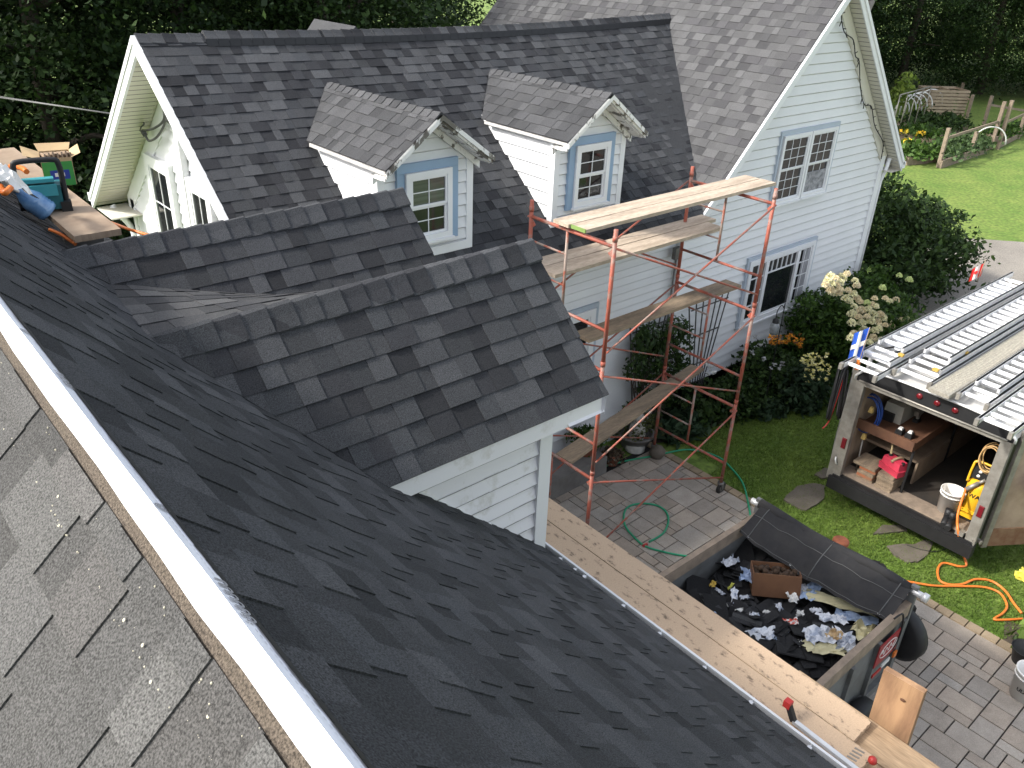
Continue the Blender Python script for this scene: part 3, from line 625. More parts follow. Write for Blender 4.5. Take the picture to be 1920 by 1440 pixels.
# near dormers
def near_dormer(yc, name_seed, flat_back):
    zr, xt = 5.375, 3.67; xb = 1.10; hw, dz = .82, .815; ye, ze = yc-hw, zr-dz; xe = 1.95; wv = .56
    L_ = math.hypot(hw, dz); c_, s_ = hw/L_, dz/L_
    fa = lambda u, v, n: (xt-u, ye+v*c_-n*s_, ze+v*s_+n*c_)
    fb = lambda u, v, n: (xt-u, yc+hw-v*c_+n*s_, ze+v*s_+n*c_)
    frt = Fr((3.32, yc, 0), (0, 1, 0), (0, 0, 1), (1, 0, 0)); side = Fr((0, yc-wv-.05, 0), (1, 0, 0), (0, 0, 1), (0, -1, 0)); yw = yc-wv-.05
    mb = MB(); lap(mb, side, [(2.0, 4.5), (3.28, 3.3), (3.28, 4.72), (1.75, 4.72)], .12)
    mb.face([(1.6, yw+.004, 4.8), (3.32, yw+.004, 3.2), (3.32, yw+.004, 4.75), (1.6, yw+.004, 4.75)]); mb.face([(1.6, 2*yc-yw, 4.8), (3.32, 2*yc-yw, 3.2), (3.32, 2*yc-yw, 4.75), (1.6, 2*yc-yw, 4.75)])
    mb.face([(3.32, yw, 3.2), (3.32, 2*yc-yw, 3.2), (3.32, 2*yc-yw, 4.75), (3.32, yc, 5.3), (3.32, yw, 4.75)])
    D = mb.build('dormer', SIDING_DIRTY, near)
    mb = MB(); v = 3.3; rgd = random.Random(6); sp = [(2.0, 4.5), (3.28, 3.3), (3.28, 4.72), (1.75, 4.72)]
    while v < 4.7:   # painted lap shadow lines, mixed with real dirt, along every board's lower edge
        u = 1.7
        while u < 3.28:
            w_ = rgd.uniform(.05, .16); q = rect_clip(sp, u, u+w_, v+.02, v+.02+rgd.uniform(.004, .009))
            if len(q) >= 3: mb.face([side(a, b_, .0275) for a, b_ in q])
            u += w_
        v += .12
    mb.build('lap_shade_grime', mat('shade_and_grime', (.2, .2, .19), .8, col2=(.36, .36, .35), vs=7), D, kind='stuff')
    pa = [(0, 0), (1.72, 0), (2.57, L_), (0, L_)]; mb = MB()
    shingles(mb, fa, pa, pal=DORM, seed=name_seed, wmin=.11, wmax=.24, thick=.008); mb.face([fa(u, v, -.004) for u, v in pa], NEW[0]); mb.face([fa(u, v, -.03) for u, v in pa], NEW[0])
    if flat_back:   # low cricket between the two dormers
        g = [Vector((1.03, 4.0, 5.372)), Vector((3.67, 4.0, 5.365)), Vector((3.67, 4.76, 4.6)), Vector((2.6, 5.02, 4.86)), Vector((1.2, 5.42, 5.2))]
        P_, Q_, S_, T_ = g[0], g[1], g[4], g[3]
        def cr(u, v, n):
            a = (1-v)*1.0; b = u; lo = S_.lerp(T_, b) ; hi = P_.lerp(Q_, b*.6); q = lo.lerp(hi, v); return (q.x, q.y, q.z+n*.9)
        f2 = lambda u, v, n: cr(u/1.45, 1-v/1.25, n)
        shingles(mb, f2, [(0, 0), (1.45, 0), (1.45, 1.25), (0, 1.25)], e=.21, pal=[(.06, .061, .064), (.082, .083, .085), (.048, .049, .053), (.098, .098, .1), (.07, .071, .074)], seed=77, thick=.004, wmin=.12, wmax=.2)
        for i in range(8):
            for j in range(8): mb.face([f2(1.45*i/8, 1.25*j/8, -.006), f2(1.45*(i+1)/8, 1.25*j/8, -.006), f2(1.45*(i+1)/8, 1.25*(j+1)/8, -.006), f2(1.45*i/8, 1.25*(j+1)/8, -.006)], NEW[0])
        mb.face([g[1], g[2], g[3], P_.lerp(Q_, .6)], NEW[0])
    else:
        shingles(mb, fb, pa, pal=NEW, seed=name_seed+1, thick=.008); mb.face([fb(u, v, -.004) for u, v in pa], NEW[0])
    rf = mb.build('dormer_roof', SHINGLE, D)
    mb = MB(); caps(mb, (xt+.005, yc, zr+.004), (xb-.05, yc, zr-.012), (0, -c_, -s_), (0, c_, -s_*(.4 if flat_back else 1)), e=.15, w=.155, seed=name_seed, lift=.014, pal=DORM); mb.build('ridge_cap', SHINGLE, D)
    mb = MB(); mb.box(1.93, xt-.01, ye+.015, ye+.04, ze-.13, ze-.012); mb.box(2.0, xt-.03, ye+.04, yw, ze-.06, ze-.045)
    for sg in (-1, 1):
        P0, P1 = Vector((0, yc, zr-.02)), Vector((0, yc+sg*hw, ze-.02))
        mb.face([(xt-.02, P0.y, P0.z), (xt-.02, P1.y, P1.z), (xt-.02, P1.y, P1.z-.13), (xt-.02, P0.y, P0.z-.13)]); mb.face([(xt-.04, P0.y, P0.z), (xt-.04, P1.y, P1.z), (xt-.04, P1.y, P1.z-.13), (xt-.04, P0.y, P0.z-.13)])
        mb.face([(xt-.02, P0.y, P0.z-.1), (3.32, P0.y, P0.z-.1), (3.32, P1.y, P1.z-.1), (xt-.02, P1.y, P1.z-.1)])
    mb.build('fascia', SIDING_DIRTY, D)
    mb = MB(); mb.box(3.24, 3.35, yw-.036, yw+.08, 3.27, 4.55); mb.beam((2.0, yw-.012, 4.5), (3.27, yw-.012, 3.34), .03, .06); mb.build('corner_post', TRIM, D)
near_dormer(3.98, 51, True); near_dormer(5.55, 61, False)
# gutter with its white lip, black guard and clips, house wall below
mb = MB(); mb.box(3.44, 3.5, -2, 9.3, 0, 3.0); mb.build('wall', SIDING, near)
mb = MB(); mb.box(3.72, 3.738, -2, 9.4, 2.83, 2.935); mb.box(3.6, 3.72, -2, 9.4, 2.82, 2.835); gt = mb.build('gutter', TRIM, near)
mb = MB()
for k in range(3): mb.tube([(3.625+k*.032, -2, 2.9+.006*k), (3.625+k*.032, 9.4, 2.9+.006*k)], .013, 6)
mb.box(3.605, 3.72, -2, 9.4, 2.845, 2.875); mb.build('gutter_guard', BLACK, gt)
for px, py in ((1050, 1049), (1077, 1069), (1095, 1082), (1168, 1137), (1236, 1189), (1320, 1253), (1407, 1318), (1517, 1403)):
    p = at(px, py, z=2.93); mb = MB(); mb.box(p.x-.012, p.x+.014, p.y-.014, p.y+.014, 2.918, 2.938); mb.tube([(p.x, p.y, 2.93), (p.x+.06, p.y+.01, 2.925)], .004, 5); mb.build('gutter_clip', ALU, gt)
# ================================================================== scaffold tower and its planks
XL, XR, YN, YF = 6.24, 9.12, 5.5, 6.8
scaf = thing('scaffold', 'rusty red tubular scaffold tower on casters beside the white house wall', 'scaffold', (7.7, 6.1, 0))
def frame(x, z0, z1, top):
    mb = MB(); r = .024
    for y in (YN, YF): mb.tube([(x, y, z0), (x, y, z1+(.1 if top else 0))], r, 10)
    zt, zl = z1-.09, z0+.38
    mb.tube([(x, YN, zt), (x, YF, zt)], .021, 8); mb.tube([(x, YN, zl), (x, YF, zl)], .019, 8)
    for y in (YN, YF): mb.tube([(x, y, z1-.03), (x, y, z1+.03)], .029, 10); mb.tube([(x, y, zt-.05), (x, y, zt-.16)], .012, 6); mb.beam((x, y, zt-.03), (x, y+(.06 if y < 6 else -.06), zt-.1), .01, .05)
    mb.build('frame', RUST, scaf)
    mb = MB(); mb.tube([(x, 6.2, zl), (x, 6.2, zt)], .017, 8)
    for k in range(2): mb.tube([(x, 6.2, zl+.37*(k+1)-.06), (x, YF, zl+.37*(k+1)-.06)], .013, 8)
    mb.build('ladder_rungs', RUSTY, scaf)
for x in (XL, XR):
    for k, (z0, z1) in enumerate(((.16, 1.58), (1.6, 3.05), (3.07, 4.5))): frame(x, z0, z1, k == 2)
for y in (YN-.035, YF+.035):
    for z0, z1 in ((.3, 1.45), (1.75, 2.9), (3.2, 4.4)):
        for a, b, dy in ((z0, z1, 0), (z1, z0, .018)):
            mb = MB(); mb.tube([(XL, y+dy, a), (XR, y+dy, b)], .0125, 8); mb.build('cross_brace', RUST, scaf)
for x in (XL, XR):
    for y in (YN, YF):
        mb = MB(); mb.lathe((x+.02, y-.022, .1), [(.001, 0), (.085, 0), (.1, .008), (.1, .036), (.085, .044), (.001, .044)], 20, (0, 1, 0)); wh = mb.build('caster_wheel', BLACK, scaf)
        mb = MB(); mb.lathe((x+.02, y-.024, .1), [(.001, 0), (.05, -.002), (.06, 0)], 16, (0, 1, 0)); mb.beam((x, y-.035, .2), (x+.02, y-.035, .09), .012, .05); mb.beam((x, y+.035, .2), (x+.02, y+.035, .09), .012, .05); mb.lathe((x, y, .18), [(.05, 0), (.05, .025), (.03, .03)], 14); mb.build('caster_fork', STEEL, wh)
def plank(label, corners, th, material, group=None, extra=None, name='scaffold_plank'):
    """board from its top corners (a, b along one long side, c, d back along the other)"""
    a, b, c, d = [Vector(q) for q in corners]; o = (a+b+c+d)/4; mb = MB(); rg = random.Random(label); N_ = 14; L_ = []
    for i in range(N_+1):
        t = i/N_; p, q = a.lerp(b, t), d.lerp(c, t); j = (q-p).normalized(); L_.append((p+j*rg.uniform(-.004, .004), q+j*rg.uniform(-.004, .004)))
    dn = Vector((0, 0, -th))
    for (p, q), (p2, q2) in zip(L_, L_[1:]):
        mb.face([p, p2, q2, q]); mb.face([p+dn, q+dn, q2+dn, p2+dn]); mb.face([p, p+dn, p2+dn, p2]); mb.face([q, q2, q2+dn, q+dn])
    for p, q in (L_[0], L_[-1]): mb.face([p, q, q+dn, p+dn])
    t = thing(name, label, 'plank', o, group); mb.build('board', material, t)
    if extra: extra(t)
    return t
def rectplank(label, x0, x1, y0, y1, z, th, material, group=None, tilt=0, extra=None, name='scaffold_plank'):
    return plank(label, [(x0, y0, z), (x1, y0, z+tilt), (x1, y1, z+tilt), (x0, y1, z)], th, material, group, extra, name)
SG = 'planks on the scaffold'
zt = 4.5
def green_end(t): mb = MB(); mb.box(6.185, 6.2005, 5.885, 6.105, zt-.034, zt+.006); mb.build('painted_end', mat('green_paint', (.2, .3, .08), .7), t)
rectplank('front plank of the top pair on the scaffold, green paint on its end', 6.2, 9.72, 5.88, 6.11, zt+.005, .04, WOOD_X, SG, extra=green_end)
rectplank('rear plank of the top pair on the scaffold, nearer the house', 6.16, 9.70, 6.118, 6.35, zt+.007, .04, WOOD_X, SG)
rectplank('rear plank of the second level, under the top pair and against the eave', 6.3, 9.6, 6.64, 6.89, 3.84, .045, WOOD_X, SG)
rectplank('front plank of the second level, just under the top pair of planks', 6.25, 9.4, 6.36, 6.63, 3.835, .045, WOOD_X, SG)
rectplank('single grey plank at middle height of the scaffold, level', 6.85, 10.0, 6.3, 6.58, 2.87, .045, WOOD_OLD, SG)
a, b, c, d = at(1042, 850, z=1.37), at(1295, 683, z=1.37), at(1320, 690, z=1.37), at(1070, 867, z=1.37)
plank('lowest plank of the scaffold, weathered and lying askew across the rungs', [d, c, b, a], .045, WOOD_OLD, SG)

# plank walkway along the near gutter
WG = 'boards of the walkway along the gutter'; ZP = 2.905
def end_nails(x0, x1, y):
    def g(t):
        for k in range(6):
            mb = MB(); x = x0+.03+(x1-x0-.06)*k/5; mb.fbox(Fr((x, y+.07, ZP), (1, .2, 0), (-.2, 1, 0), (0, 0, 1)), -.006, .006, -.03, .03, .0005, .0025); mb.build('nail_plate', GALV, t)
    return g
rectplank('wide muddy walkway board right against the gutter of the near roof', 3.752, 3.962, 1.02, 7.4, ZP, .045, WOOD_DIRTY, WG, extra=end_nails(3.752, 3.962, 1.02), name='walkway_plank')
rectplank('outer walkway board on the yard side, splattered with dried mud', 3.968, 4.19, 1.15, 7.4, ZP+.003, .045, WOOD_DIRTY, WG, extra=end_nails(3.968, 4.19, 1.15), name='walkway_plank')
rectplank('cleaner lower board continuing the walkway beyond its ends, outer side', 3.98, 4.25, -2, 1.7, ZP-.047, .045, WOOD, WG, name='walkway_plank')
rectplank('lower board continuing the walkway, next to the aluminium pole', 3.73, 3.97, -2, 1.5, ZP-.046, .045, WOOD, WG, name='walkway_plank')
a, b, c, d = at(1657, 1255, x=4.35), at(1733, 1300, x=4.35), at(1715, 1425, x=4.28), at(1638, 1362, x=4.28)
t = thing('upright_board', 'short rough board standing upright at the walkway end above the patio', 'board', (4.3, 1.05, 2.85)); mb = MB(); n_ = Vector((1, 0, .1)).normalized()*.045
c = c-Vector((0, 0, .25)); d = d-Vector((0, 0, .25)); mb.prism(Fr(a, (b-a), (d-a)-(b-a).normalized()*((d-a).dot((b-a).normalized())), (1, 0, 0)), [(0, 0), ((b-a).length, 0), ((b-a).length, (c-b).length), (0, (d-a).length)], 0, .045); mb.build('board', mat('reddish_board', (.36, .215, .115), .8, col2=(.2, .11, .06), vs=6, stretch=(1, 1, .15), lo=.42, hi=.66, bump=.2, bs=60), t)
mb = MB()
for pq in ((1668, 1318), (1693, 1313)): p = at(*pq, x=4.333); mb.blob(p, .014, pq[0], 8, 5, .3, (.15, 1.2, .9))
mb.build('knot', BROWN, t)
t = thing('roof_stabiliser', 'aluminium bar lying beside the gutter with red rubber ends', 'bar', (3.93, 1.3, 2.9))
p0, p1 = at(1488, 1352, z=2.93), at(1640, 1470, z=2.93); mb = MB(); mb.beam(p0, p1, .03, .025); mb.build('bar', ALU, t)
q0 = at(1478, 1318, x=p0.x); mb = MB(); mb.beam(p0, q0, .035, .03, (1, 0, 0)); mb.build('upright', BLACK, t)
mb = MB(); mb.beam(q0-Vector((0, 0, .03)), q0+Vector((0, 0, .02)), .045, .045, (1, 0, 0)); mb.build('rubber_cap', RED, t)
q1 = at(1636, 1426, z=2.94); mb = MB(); mb.blob(q1, .028, 5, 8, 6, .05); mb.build('rubber_cap', RED, t)

# ================================================================== open dump trailer full of torn shingles
DX0, DX1, DY0, DY1, DZ = 4.6, 7.3, 2.03, 3.9, 1.44
dt = thing('dump_trailer', 'grey open dump trailer heaped with torn shingles on the patio', 'trailer', (6, 3, 0))
mb = MB()
mb.box(DX0, DX1, DY0, DY0+.05, .5, DZ-.16); mb.box(DX0, DX1, DY1-.05, DY1, .5, DZ-.16); mb.box(DX1-.05, DX1, DY0+.05, DY1-.05, .5, DZ-.16); mb.box(DX0, DX0+.05, DY0+.05, DY1-.05, .5, DZ-.16); mb.box(DX0+.05, DX1-.05, DY0+.05, DY1-.05, .5, .56)
for k in range(6): x = DX0+.1+k*.5; mb.box(x, x+.05, DY0-.04, DY0, .5, DZ-.16); mb.box(x, x+.05, DY1, DY1+.04, .5, DZ-.16)
mb.box(DX0, DX1, DY0-.05, DY0-.001, .46, .56); mb.build('body', GREYPAINT, dt)
mb = MB(); mb.box(DX0, DX1+.01, DY0-.01, DY0+.055, DZ-.16, DZ); mb.build('side_board', WOOD_GREY, dt)
mb = MB(); mb.box(DX0, DX1+.01, DY1-.055, DY1+.01, DZ-.16, DZ); mb.build('side_board', WOOD_GREY, dt)
for y in (DY0-.02, DY1-.05): mb = MB(); mb.box(DX1+.011, DX1+.06, y, y+.07, .5, DZ+.2); mb.build('corner_post', GREYPAINT, dt)
mb = MB(); mb.box(DX0, DX1+1.2, 2.3, 2.4, .4, .5); mb.box(DX0, DX1+1.2, 3.5, 3.6, .4, .5); mb.beam((DX1+1.15, 2.3, .45), (DX1+1.6, 2.95, .45), .08, .08); mb.beam((DX1+1.15, 3.6, .45), (DX1+1.6, 2.95, .45), .08, .08); mb.build('chassis', BLACK, dt)
for x, y in ((5.7, 1.83), (5.7, 3.95), (6.5, 1.83), (6.5, 3.95)):
    mb = MB(); mb.lathe((x, y, .33), [(.12, 0), (.29, 0), (.33, .04), (.33, .14), (.29, .18), (.12, .18)], 24, (0, 1, 0)); wh = mb.build('wheel', BLACK, dt); mb = MB(); mb.lathe((x, y+.02, .33), [(.001, .02), (.12, .02), (.17, 0), (.17, .14), (.12, .12), (.001, .12)], 20, (0, 1, 0)); mb.build('rim', STEEL, wh)
mb = MB(); mb.lathe((7.42, 2.12, .88), [(.001, 0), (.26, 0), (.31, .03), (.31, .13), (.26, .16), (.001, .16)], 28, (.98, -.2, 0)); mb.build('spare_wheel', BLACK, dt)
ro = [(DX1+.03, y, DZ+.13+.02*math.sin(k)) for k, y in enumerate(np.linspace(2.08, 3.87, 9))]
mb = MB(); mb.tube(ro, .058, 14); tr = mb.build('tarp_roll', MESHB, dt)
mb = MB(); mb.tube([(DX1+.03, 1.92, DZ+.13), (DX1+.03, 2.08, DZ+.13)], .035, 12); mb.tube([(DX1+.03, 3.87, DZ+.13), (DX1+.03, 3.98, DZ+.13)], .035, 12); mb.lathe((DX1+.03, 1.9, DZ+.13), [(.001, 0), (.048, 0), (.05, .05), (.03, .05)], 14, (0, 1, 0)); mb.build('roller_end', ALU, tr)
mb = MB(); NY_, NX_ = 16, 6
def tarp(i, j):
    y = 2.06+(3.83-2.06)*i/NY_; t = j/NX_; x = DX1+.03-.42*t+.015*math.sin(i*1.3)*t; s_ = math.sin(math.pi*i/NY_)
    z = DZ+.175-.15*t-.07*t*t-.06*s_*t*t+.012*math.sin(i*2.1+j); return Vector((x, y, z))
for i in range(NY_):
    for j in range(NX_): mb.face([tarp(i, j), tarp(i+1, j), tarp(i+1, j+1), tarp(i, j+1)], (1, 1, 1), True)
tp = mb.build('tarp', MESHB, dt)
mb = MB()
for j in (2.5, 5.7): mb.tube([tarp(i, int(j)).lerp(tarp(i, min(int(j)+1, NX_)), j % 1)+Vector((0, 0, .006)) for i in range(NY_+1)], .004, 4)
for i in (1, 8, 15): mb.tube([tarp(i, j)+Vector((0, 0, .008)) for j in range(NX_+1)], .006, 4)
mb.build('tarp_seam', mat('grey_stitch', (.12, .12, .12), .8), tp)
for i in (1, 5, 10, 15): mb = MB(); mb.lathe(tarp(i, NX_)+Vector((.03, 0, .01)), [(.008, 0), (.016, .004), (.02, 0)], 12); mb.build('eyelet', ALU, tp)
frT = Fr((0, DY0-.051, 0), (1, 0, 0), (0, 0, 1), (0, -1, 0))
mb = MB(); mb.fbox(frT, 6.68, 7.12, .98, 1.27, -.008, .003); lab = mb.build('red_sign', mat('red_sign', (.3, .02, .025), .5), dt)
mb = MB(); q = [frT(6.9+.17*math.cos(t), 1.13+.09*math.sin(t), .0045) for t in np.linspace(0, 6.283, 30)]; mb.tube(q, .004, 4); q = [frT(6.76+.03*k, 1.13+.045*math.sin(k*2.3), .0045) for k in range(10)]; mb.tube(smooth_path(q, 4), .004, 4); mb.build('sign_script', WHITE_P, lab)
for u in (5.55, 6.9):
    mb = MB(); mb.fbox(frT, u, u+.16, .84, .89, -.008, .004); mb.build('reflector', WHITE_P, dt)
    mb = MB(); mb.fbox(frT, u-.17, u, .81, .85, -.008, .0035); mb.build('reflector', RED, dt)
mb = MB(); mb.fbox(frT, 7.14, 7.2, .83, .9, -.008, .01); mb.build('marker_light', ORANGE, dt)
mb = MB(); mb.tube(smooth_path([(6.93, 2.02, DZ+.02), (7.05, 1.99, DZ+.03), (7.1, 1.97, 1.2), (7.05, 1.98, 1.0)], 5), .01, 6); mb.build('strap', BLACK, dt)
# load: heap of scraps as one mass, the pieces that stand out as things
mb = MB(); rg = random.Random(17); heap = lambda x, y: .99+.13*math.sin((x-4.6)*1.4)*math.sin((y-2)*1.6)+.05*math.sin(x*5+y*3)
n = 14
for i in range(n):
    for j in range(n):
        X = lambda a: DX0+.06+(DX1-DX0-.12)*a/n
        Y_ = lambda a: DY0+.06+(DY1-DY0-.12)*a/n
        mb.face([(X(i), Y_(j), heap(X(i), Y_(j))-.04), (X(i+1), Y_(j), heap(X(i+1), Y_(j))-.04), (X(i+1), Y_(j+1), heap(X(i+1), Y_(j+1))-.04), (X(i), Y_(j+1), heap(X(i), Y_(j+1))-.04)], (.02, .02, .02))
for k in range(520):
    x, y = rg.uniform(4.75, 7.1), rg.uniform(2.2, 3.72); z = heap(x, y)+rg.uniform(-.02, .06); a = rg.uniform(0, 6.28); L_, W_ = rg.uniform(.08, .34), rg.uniform(.05, .15); big_ = k > 470; L_, W_ = (rg.uniform(.4, .75), rg.uniform(.16, .3)) if big_ else (L_, W_)
    N = Vector((rg.gauss(0, .28), rg.gauss(0, .28), 1)).normalized(); U = N.cross(Vector((math.cos(a), math.sin(a), 0))).normalized(); g_ = rg.choice([.014, .02, .026, .03, .04]); fr = Fr((x, y, z), U, N.cross(U), N)
    mb.fbox(fr, -L_/2, L_/2, -W_/2, W_/2, 0, .006, (g_, g_, g_*1.05))
    if rg.random() < .4: mb.fbox(fr, -L_/2, L_/2, -W_/2+.012, W_/2*.1, .006, .009, (g_*1.5, g_*1.5, g_*1.5))
o = mb.build('shingle_scraps', SHINGLE); o['kind'] = 'stuff'
def crumple(px, py, z, L_, W_, ang, material, label, cat, name, seed, amp=.05, group=None):
    """a crumpled sheet lying on the heap"""
    z += .12; p = at(px, py, z=z); rg = random.Random(seed); n, m_ = 9, 6; mb = MB(); ca, sa = math.cos(ang), math.sin(ang); g = {}
    f1, f2, f3 = rg.uniform(1.2, 2.4), rg.uniform(.9, 2), rg.uniform(0, 6)
    for i in range(n+1):
        for j in range(m_+1):
            u, v = (i/n-.5)*L_*(1+rg.uniform(-.16, .16)), (j/m_-.5)*W_*(1+rg.uniform(-.4, .3)*(.5+abs(i/n-.5))); x, y = p.x+u*ca-v*sa, p.y+u*sa+v*ca; y += .12*W_*math.sin(u/L_*5+f3)
            g[i, j] = Vector((x+rg.uniform(-.01, .01), y, max(z, heap(x, y)+.05)+amp*.7*(rg.random()-.3)+amp*.5*math.sin(i*f1+f3)*math.sin(j*f2)))
    for i in range(n):
        for j in range(m_): mb.face([g[i, j], g[i+1, j], g[i+1, j+1], g[i, j+1]])
    return tag(mb.build(name, material), label, cat, group)
LB = mat('pale_blue_wrap', (.36, .46, .64), .6, var=.3, vs=8); PY = mat('pale_yellow_foam', (.6, .55, .34), .8, var=.15); WP = mat('white_wrap', (.62, .64, .68), .6, col2=(.3, .34, .42), vs=9, lo=.5, hi=.6)
crumple(1578, 1130, 1.05, .72, .2, -1.05, PY, 'long pale yellow foam sheet along the tarp edge in the trailer', 'sheet', 'foam_sheet', 1, .03)
crumple(1545, 1215, 1.06, .42, .15, -.9, PY, 'short pale yellow sheet near the dump trailer side board', 'sheet', 'foam_sheet', 2, .03)
crumple(1605, 1160, 1.02, .4, .16, -.9, LB, 'light blue film hanging beside the long yellow foam sheet', 'plastic film', 'plastic_film', 3, .05)
crumple(1522, 1108, 1.05, .34, .14, .2, LB, 'crumpled light blue film below the brown cardboard box', 'plastic film', 'plastic_film', 4, .05)
crumple(1402, 1080, 1.05, .2, .16, .4, LB, 'small light blue rag left of the brown cardboard box', 'rag', 'rag', 5, .06)
crumple(1540, 1192, 1.08, .34, .2, -.5, WP, 'white printed wrapper with blue patches on the shingle heap', 'wrapper', 'wrapper', 6, .07)
crumple(1427, 1198, 1.0, .3, .14, -.4, WP, 'torn white wrapper close to the walkway planks', 'wrapper', 'wrapper', 7, .06)
crumple(1377, 1117, 1.05, .22, .07, .6, WP, 'narrow white paper strip in the middle of the heap', 'paper', 'paper_strip', 8, .03)
crumple(1358, 1138, 1.02, .2, .06, -.5, WHITE_P, 'bright white folded strip on the left of the heap', 'paper', 'paper_strip', 9, .02)
crumple(1369, 1053, 1.02, .2, .12, 0, WP, 'white plastic scrap on the black bundle in the trailer corner', 'plastic film', 'plastic_film', 10, .06)
crumple(1585, 1205, 1.07, .28, .18, .4, WP, 'white wrapper beside the grey side board of the dump trailer', 'wrapper', 'wrapper', 11, .07)
crumple(1487, 1122, 1.06, .14, .1, .9, WHITE_P, 'small white scrap at the foot of the brown cardboard box', 'paper', 'paper_strip', 12, .05)
crumple(1484, 1165, 1.08, .14, .08, -.6, mat('red_print', (.5, .06, .03), .6, col2=(.6, .58, .55), vs=25, lo=.48, hi=.52), 'small red and white printed label among the black scraps', 'label', 'paper_label', 13, .02)
crumple(1565, 1190, 1.1, .16, .12, .3, CARD, 'torn tan cardboard piece on the white wrapper', 'cardboard', 'cardboard_piece', 14, .05)
crumple(1338, 1170, 1.02, .16, .08, .9, LB, 'tiny blue scrap at the far left of the shingle heap', 'plastic film', 'plastic_film', 15, .04)
crumple(1505, 1105, 1.05, .16, .1, .4, WP, 'white plastic tuft right below the cardboard box corner', 'plastic film', 'plastic_film', 16, .06)
crumple(1560, 1160, 1.05, .3, .12, -1, WP, 'white crumpled film along the lower edge of the yellow foam sheet', 'plastic film', 'plastic_film', 17, .06)
crumple(1620, 1185, 1.02, .26, .2, .5, PY, 'fluffy pale yellow insulation against the grey side board', 'insulation', 'insulation', 18, .09)
crumple(1337, 1095, 1.0, .1, .06, .5, mat('yellow_scrap', (.6, .42, .08), .6), 'small yellow wrapper left on the black shingle heap', 'wrapper', 'wrapper', 19, .03)
crumple(1370, 1099, 1.02, .12, .03, .2, mat('lime_scrap', (.5, .5, .1), .6), 'thin lime yellow strip near the middle of the heap', 'strip', 'paper_strip', 20, .02)
rg = random.Random(88); spots = [(1395, 1120), (1412, 1160), (1440, 1150), (1462, 1140), (1470, 1190), (1500, 1150), (1512, 1182), (1350, 1110), (1385, 1150), (1450, 1205), (1530, 1145), (1500, 1215)]
for k, (px, py) in enumerate(spots): crumple(px, py, 1.0, rg.uniform(.07, .13), rg.uniform(.04, .08), rg.uniform(0, 3), rg.choice([WP, WHITE_P, LB, WP]), 'small pale scrap of torn wrapping on the black shingle heap', 'scrap', 'paper_scrap', 30+k, .035, 'small pale scraps on the shingle heap')
p = at(1453, 1088, z=1.2); t = thing('cardboard_box', 'open brown cardboard box tipped on the shingle heap under the tarp', 'box', p)
fr = Fr(p, (.62, -.78, .08), (.75, .62, -.2)); fr.U, fr.V, fr.N = fr.U*.82, fr.V*.82, fr.N*.82; mb = MB()
for a in ((-.3, .3, -.17, -.16), (-.3, .3, .16, .17), (-.3, -.29, -.16, .16), (.29, .3, -.16, .16)): mb.fbox(fr, *a, -.16, .17)
mb.fbox(fr, -.29, .29, -.16, .16, -.16, -.15); mb.build('box_wall', CARD_D, t)
mb = MB(); rg = random.Random(3)
for k in range(40): q = fr(rg.uniform(-.26, .26), rg.uniform(-.13, .13), .1+rg.uniform(-.03, .04)); mb.blob(q, .035, k, 6, 4, .4)
mb.build('contents', mat('brown_scrap', (.06, .035, .02), .9), t)
t = thing('pipe_bollard', 'black upright pipe with a rusty cap behind the rolled tarp', 'pipe', (7.75, 3.04, 0)); mb = MB(); mb.tube([(7.75, 3.04, 0), (7.75, 3.04, 1.34)], .07, 16); mb.build('pipe', BLACK, t); mb = MB(); mb.lathe((7.75, 3.04, 1.33), [(.09, 0), (.09, .04), (.08, .05), (.001, .05)], 16); mb.build('cap', mat('rusty_cap', (.3, .09, .04), .8, var=.4, vs=10), t)
p = at(1628, 1098, z=.25); t = thing('extractor_fan', 'white domed machine with a black motor behind the dump trailer', 'machine', (p.x, p.y, 0)); mb = MB(); mb.lathe((p.x, p.y, .04), [(.24, 0), (.25, .1), (.2, .22), (.1, .3), (.001, .32)], 24); mb.build('dome', mat('lilac_white', (.62, .6, .68), .5), t)
mb = MB(); q = at(1655, 1078, z=.35); mb.blob(q, .09, 4, 10, 8, .15, (1, .8, .8)); mb.tube([q, (p.x, p.y, .15)], .03, 8); mb.build('motor', BLACK, t)

# ================================================================== enclosed cargo trailer with open rear doors
TX, TY0, TY1, TZ0, TZ1, TL = 10.2, 2.36, 4.38, .56, 2.2, 5.6
ct = thing('cargo_trailer', 'enclosed cargo trailer with open rear doors, metal roof and ladders on top', 'trailer', (12.5, 3.37, 0))
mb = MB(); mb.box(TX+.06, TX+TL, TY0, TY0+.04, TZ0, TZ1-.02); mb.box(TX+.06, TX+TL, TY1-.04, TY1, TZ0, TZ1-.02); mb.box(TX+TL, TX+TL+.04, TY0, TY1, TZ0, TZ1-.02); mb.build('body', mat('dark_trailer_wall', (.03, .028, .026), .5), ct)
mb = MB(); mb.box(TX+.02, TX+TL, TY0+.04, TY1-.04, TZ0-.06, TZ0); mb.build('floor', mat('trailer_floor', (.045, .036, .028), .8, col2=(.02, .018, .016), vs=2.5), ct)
mb = MB(); mb.box(TX+.03, TX+.34, TY0+.05, TY1-.05, TZ0+.001, TZ0+.012); mb.build('threshold', WOOD_GREY, ct)
NR = 12
def roofp(t, lift=0):
    y = TY0-.03+(TY1-TY0+.06)*t; e = abs(2*t-1); z = TZ1+.1*(1-e**4)+lift - (.07*max(0, (e-.9)/.1)**2); return y, z
mb = MB()
for k in range(NR*2):
    (y0, z0), (y1, z1) = roofp(k/NR/2), roofp((k+1)/NR/2); mb.face([(TX-.03, y0, z0), (TX+TL+.05, y0, z0), (TX+TL+.05, y1, z1), (TX-.03, y1, z1)], (1, 1, 1), True)
mb.build('roof', ALU_ROOF, ct)
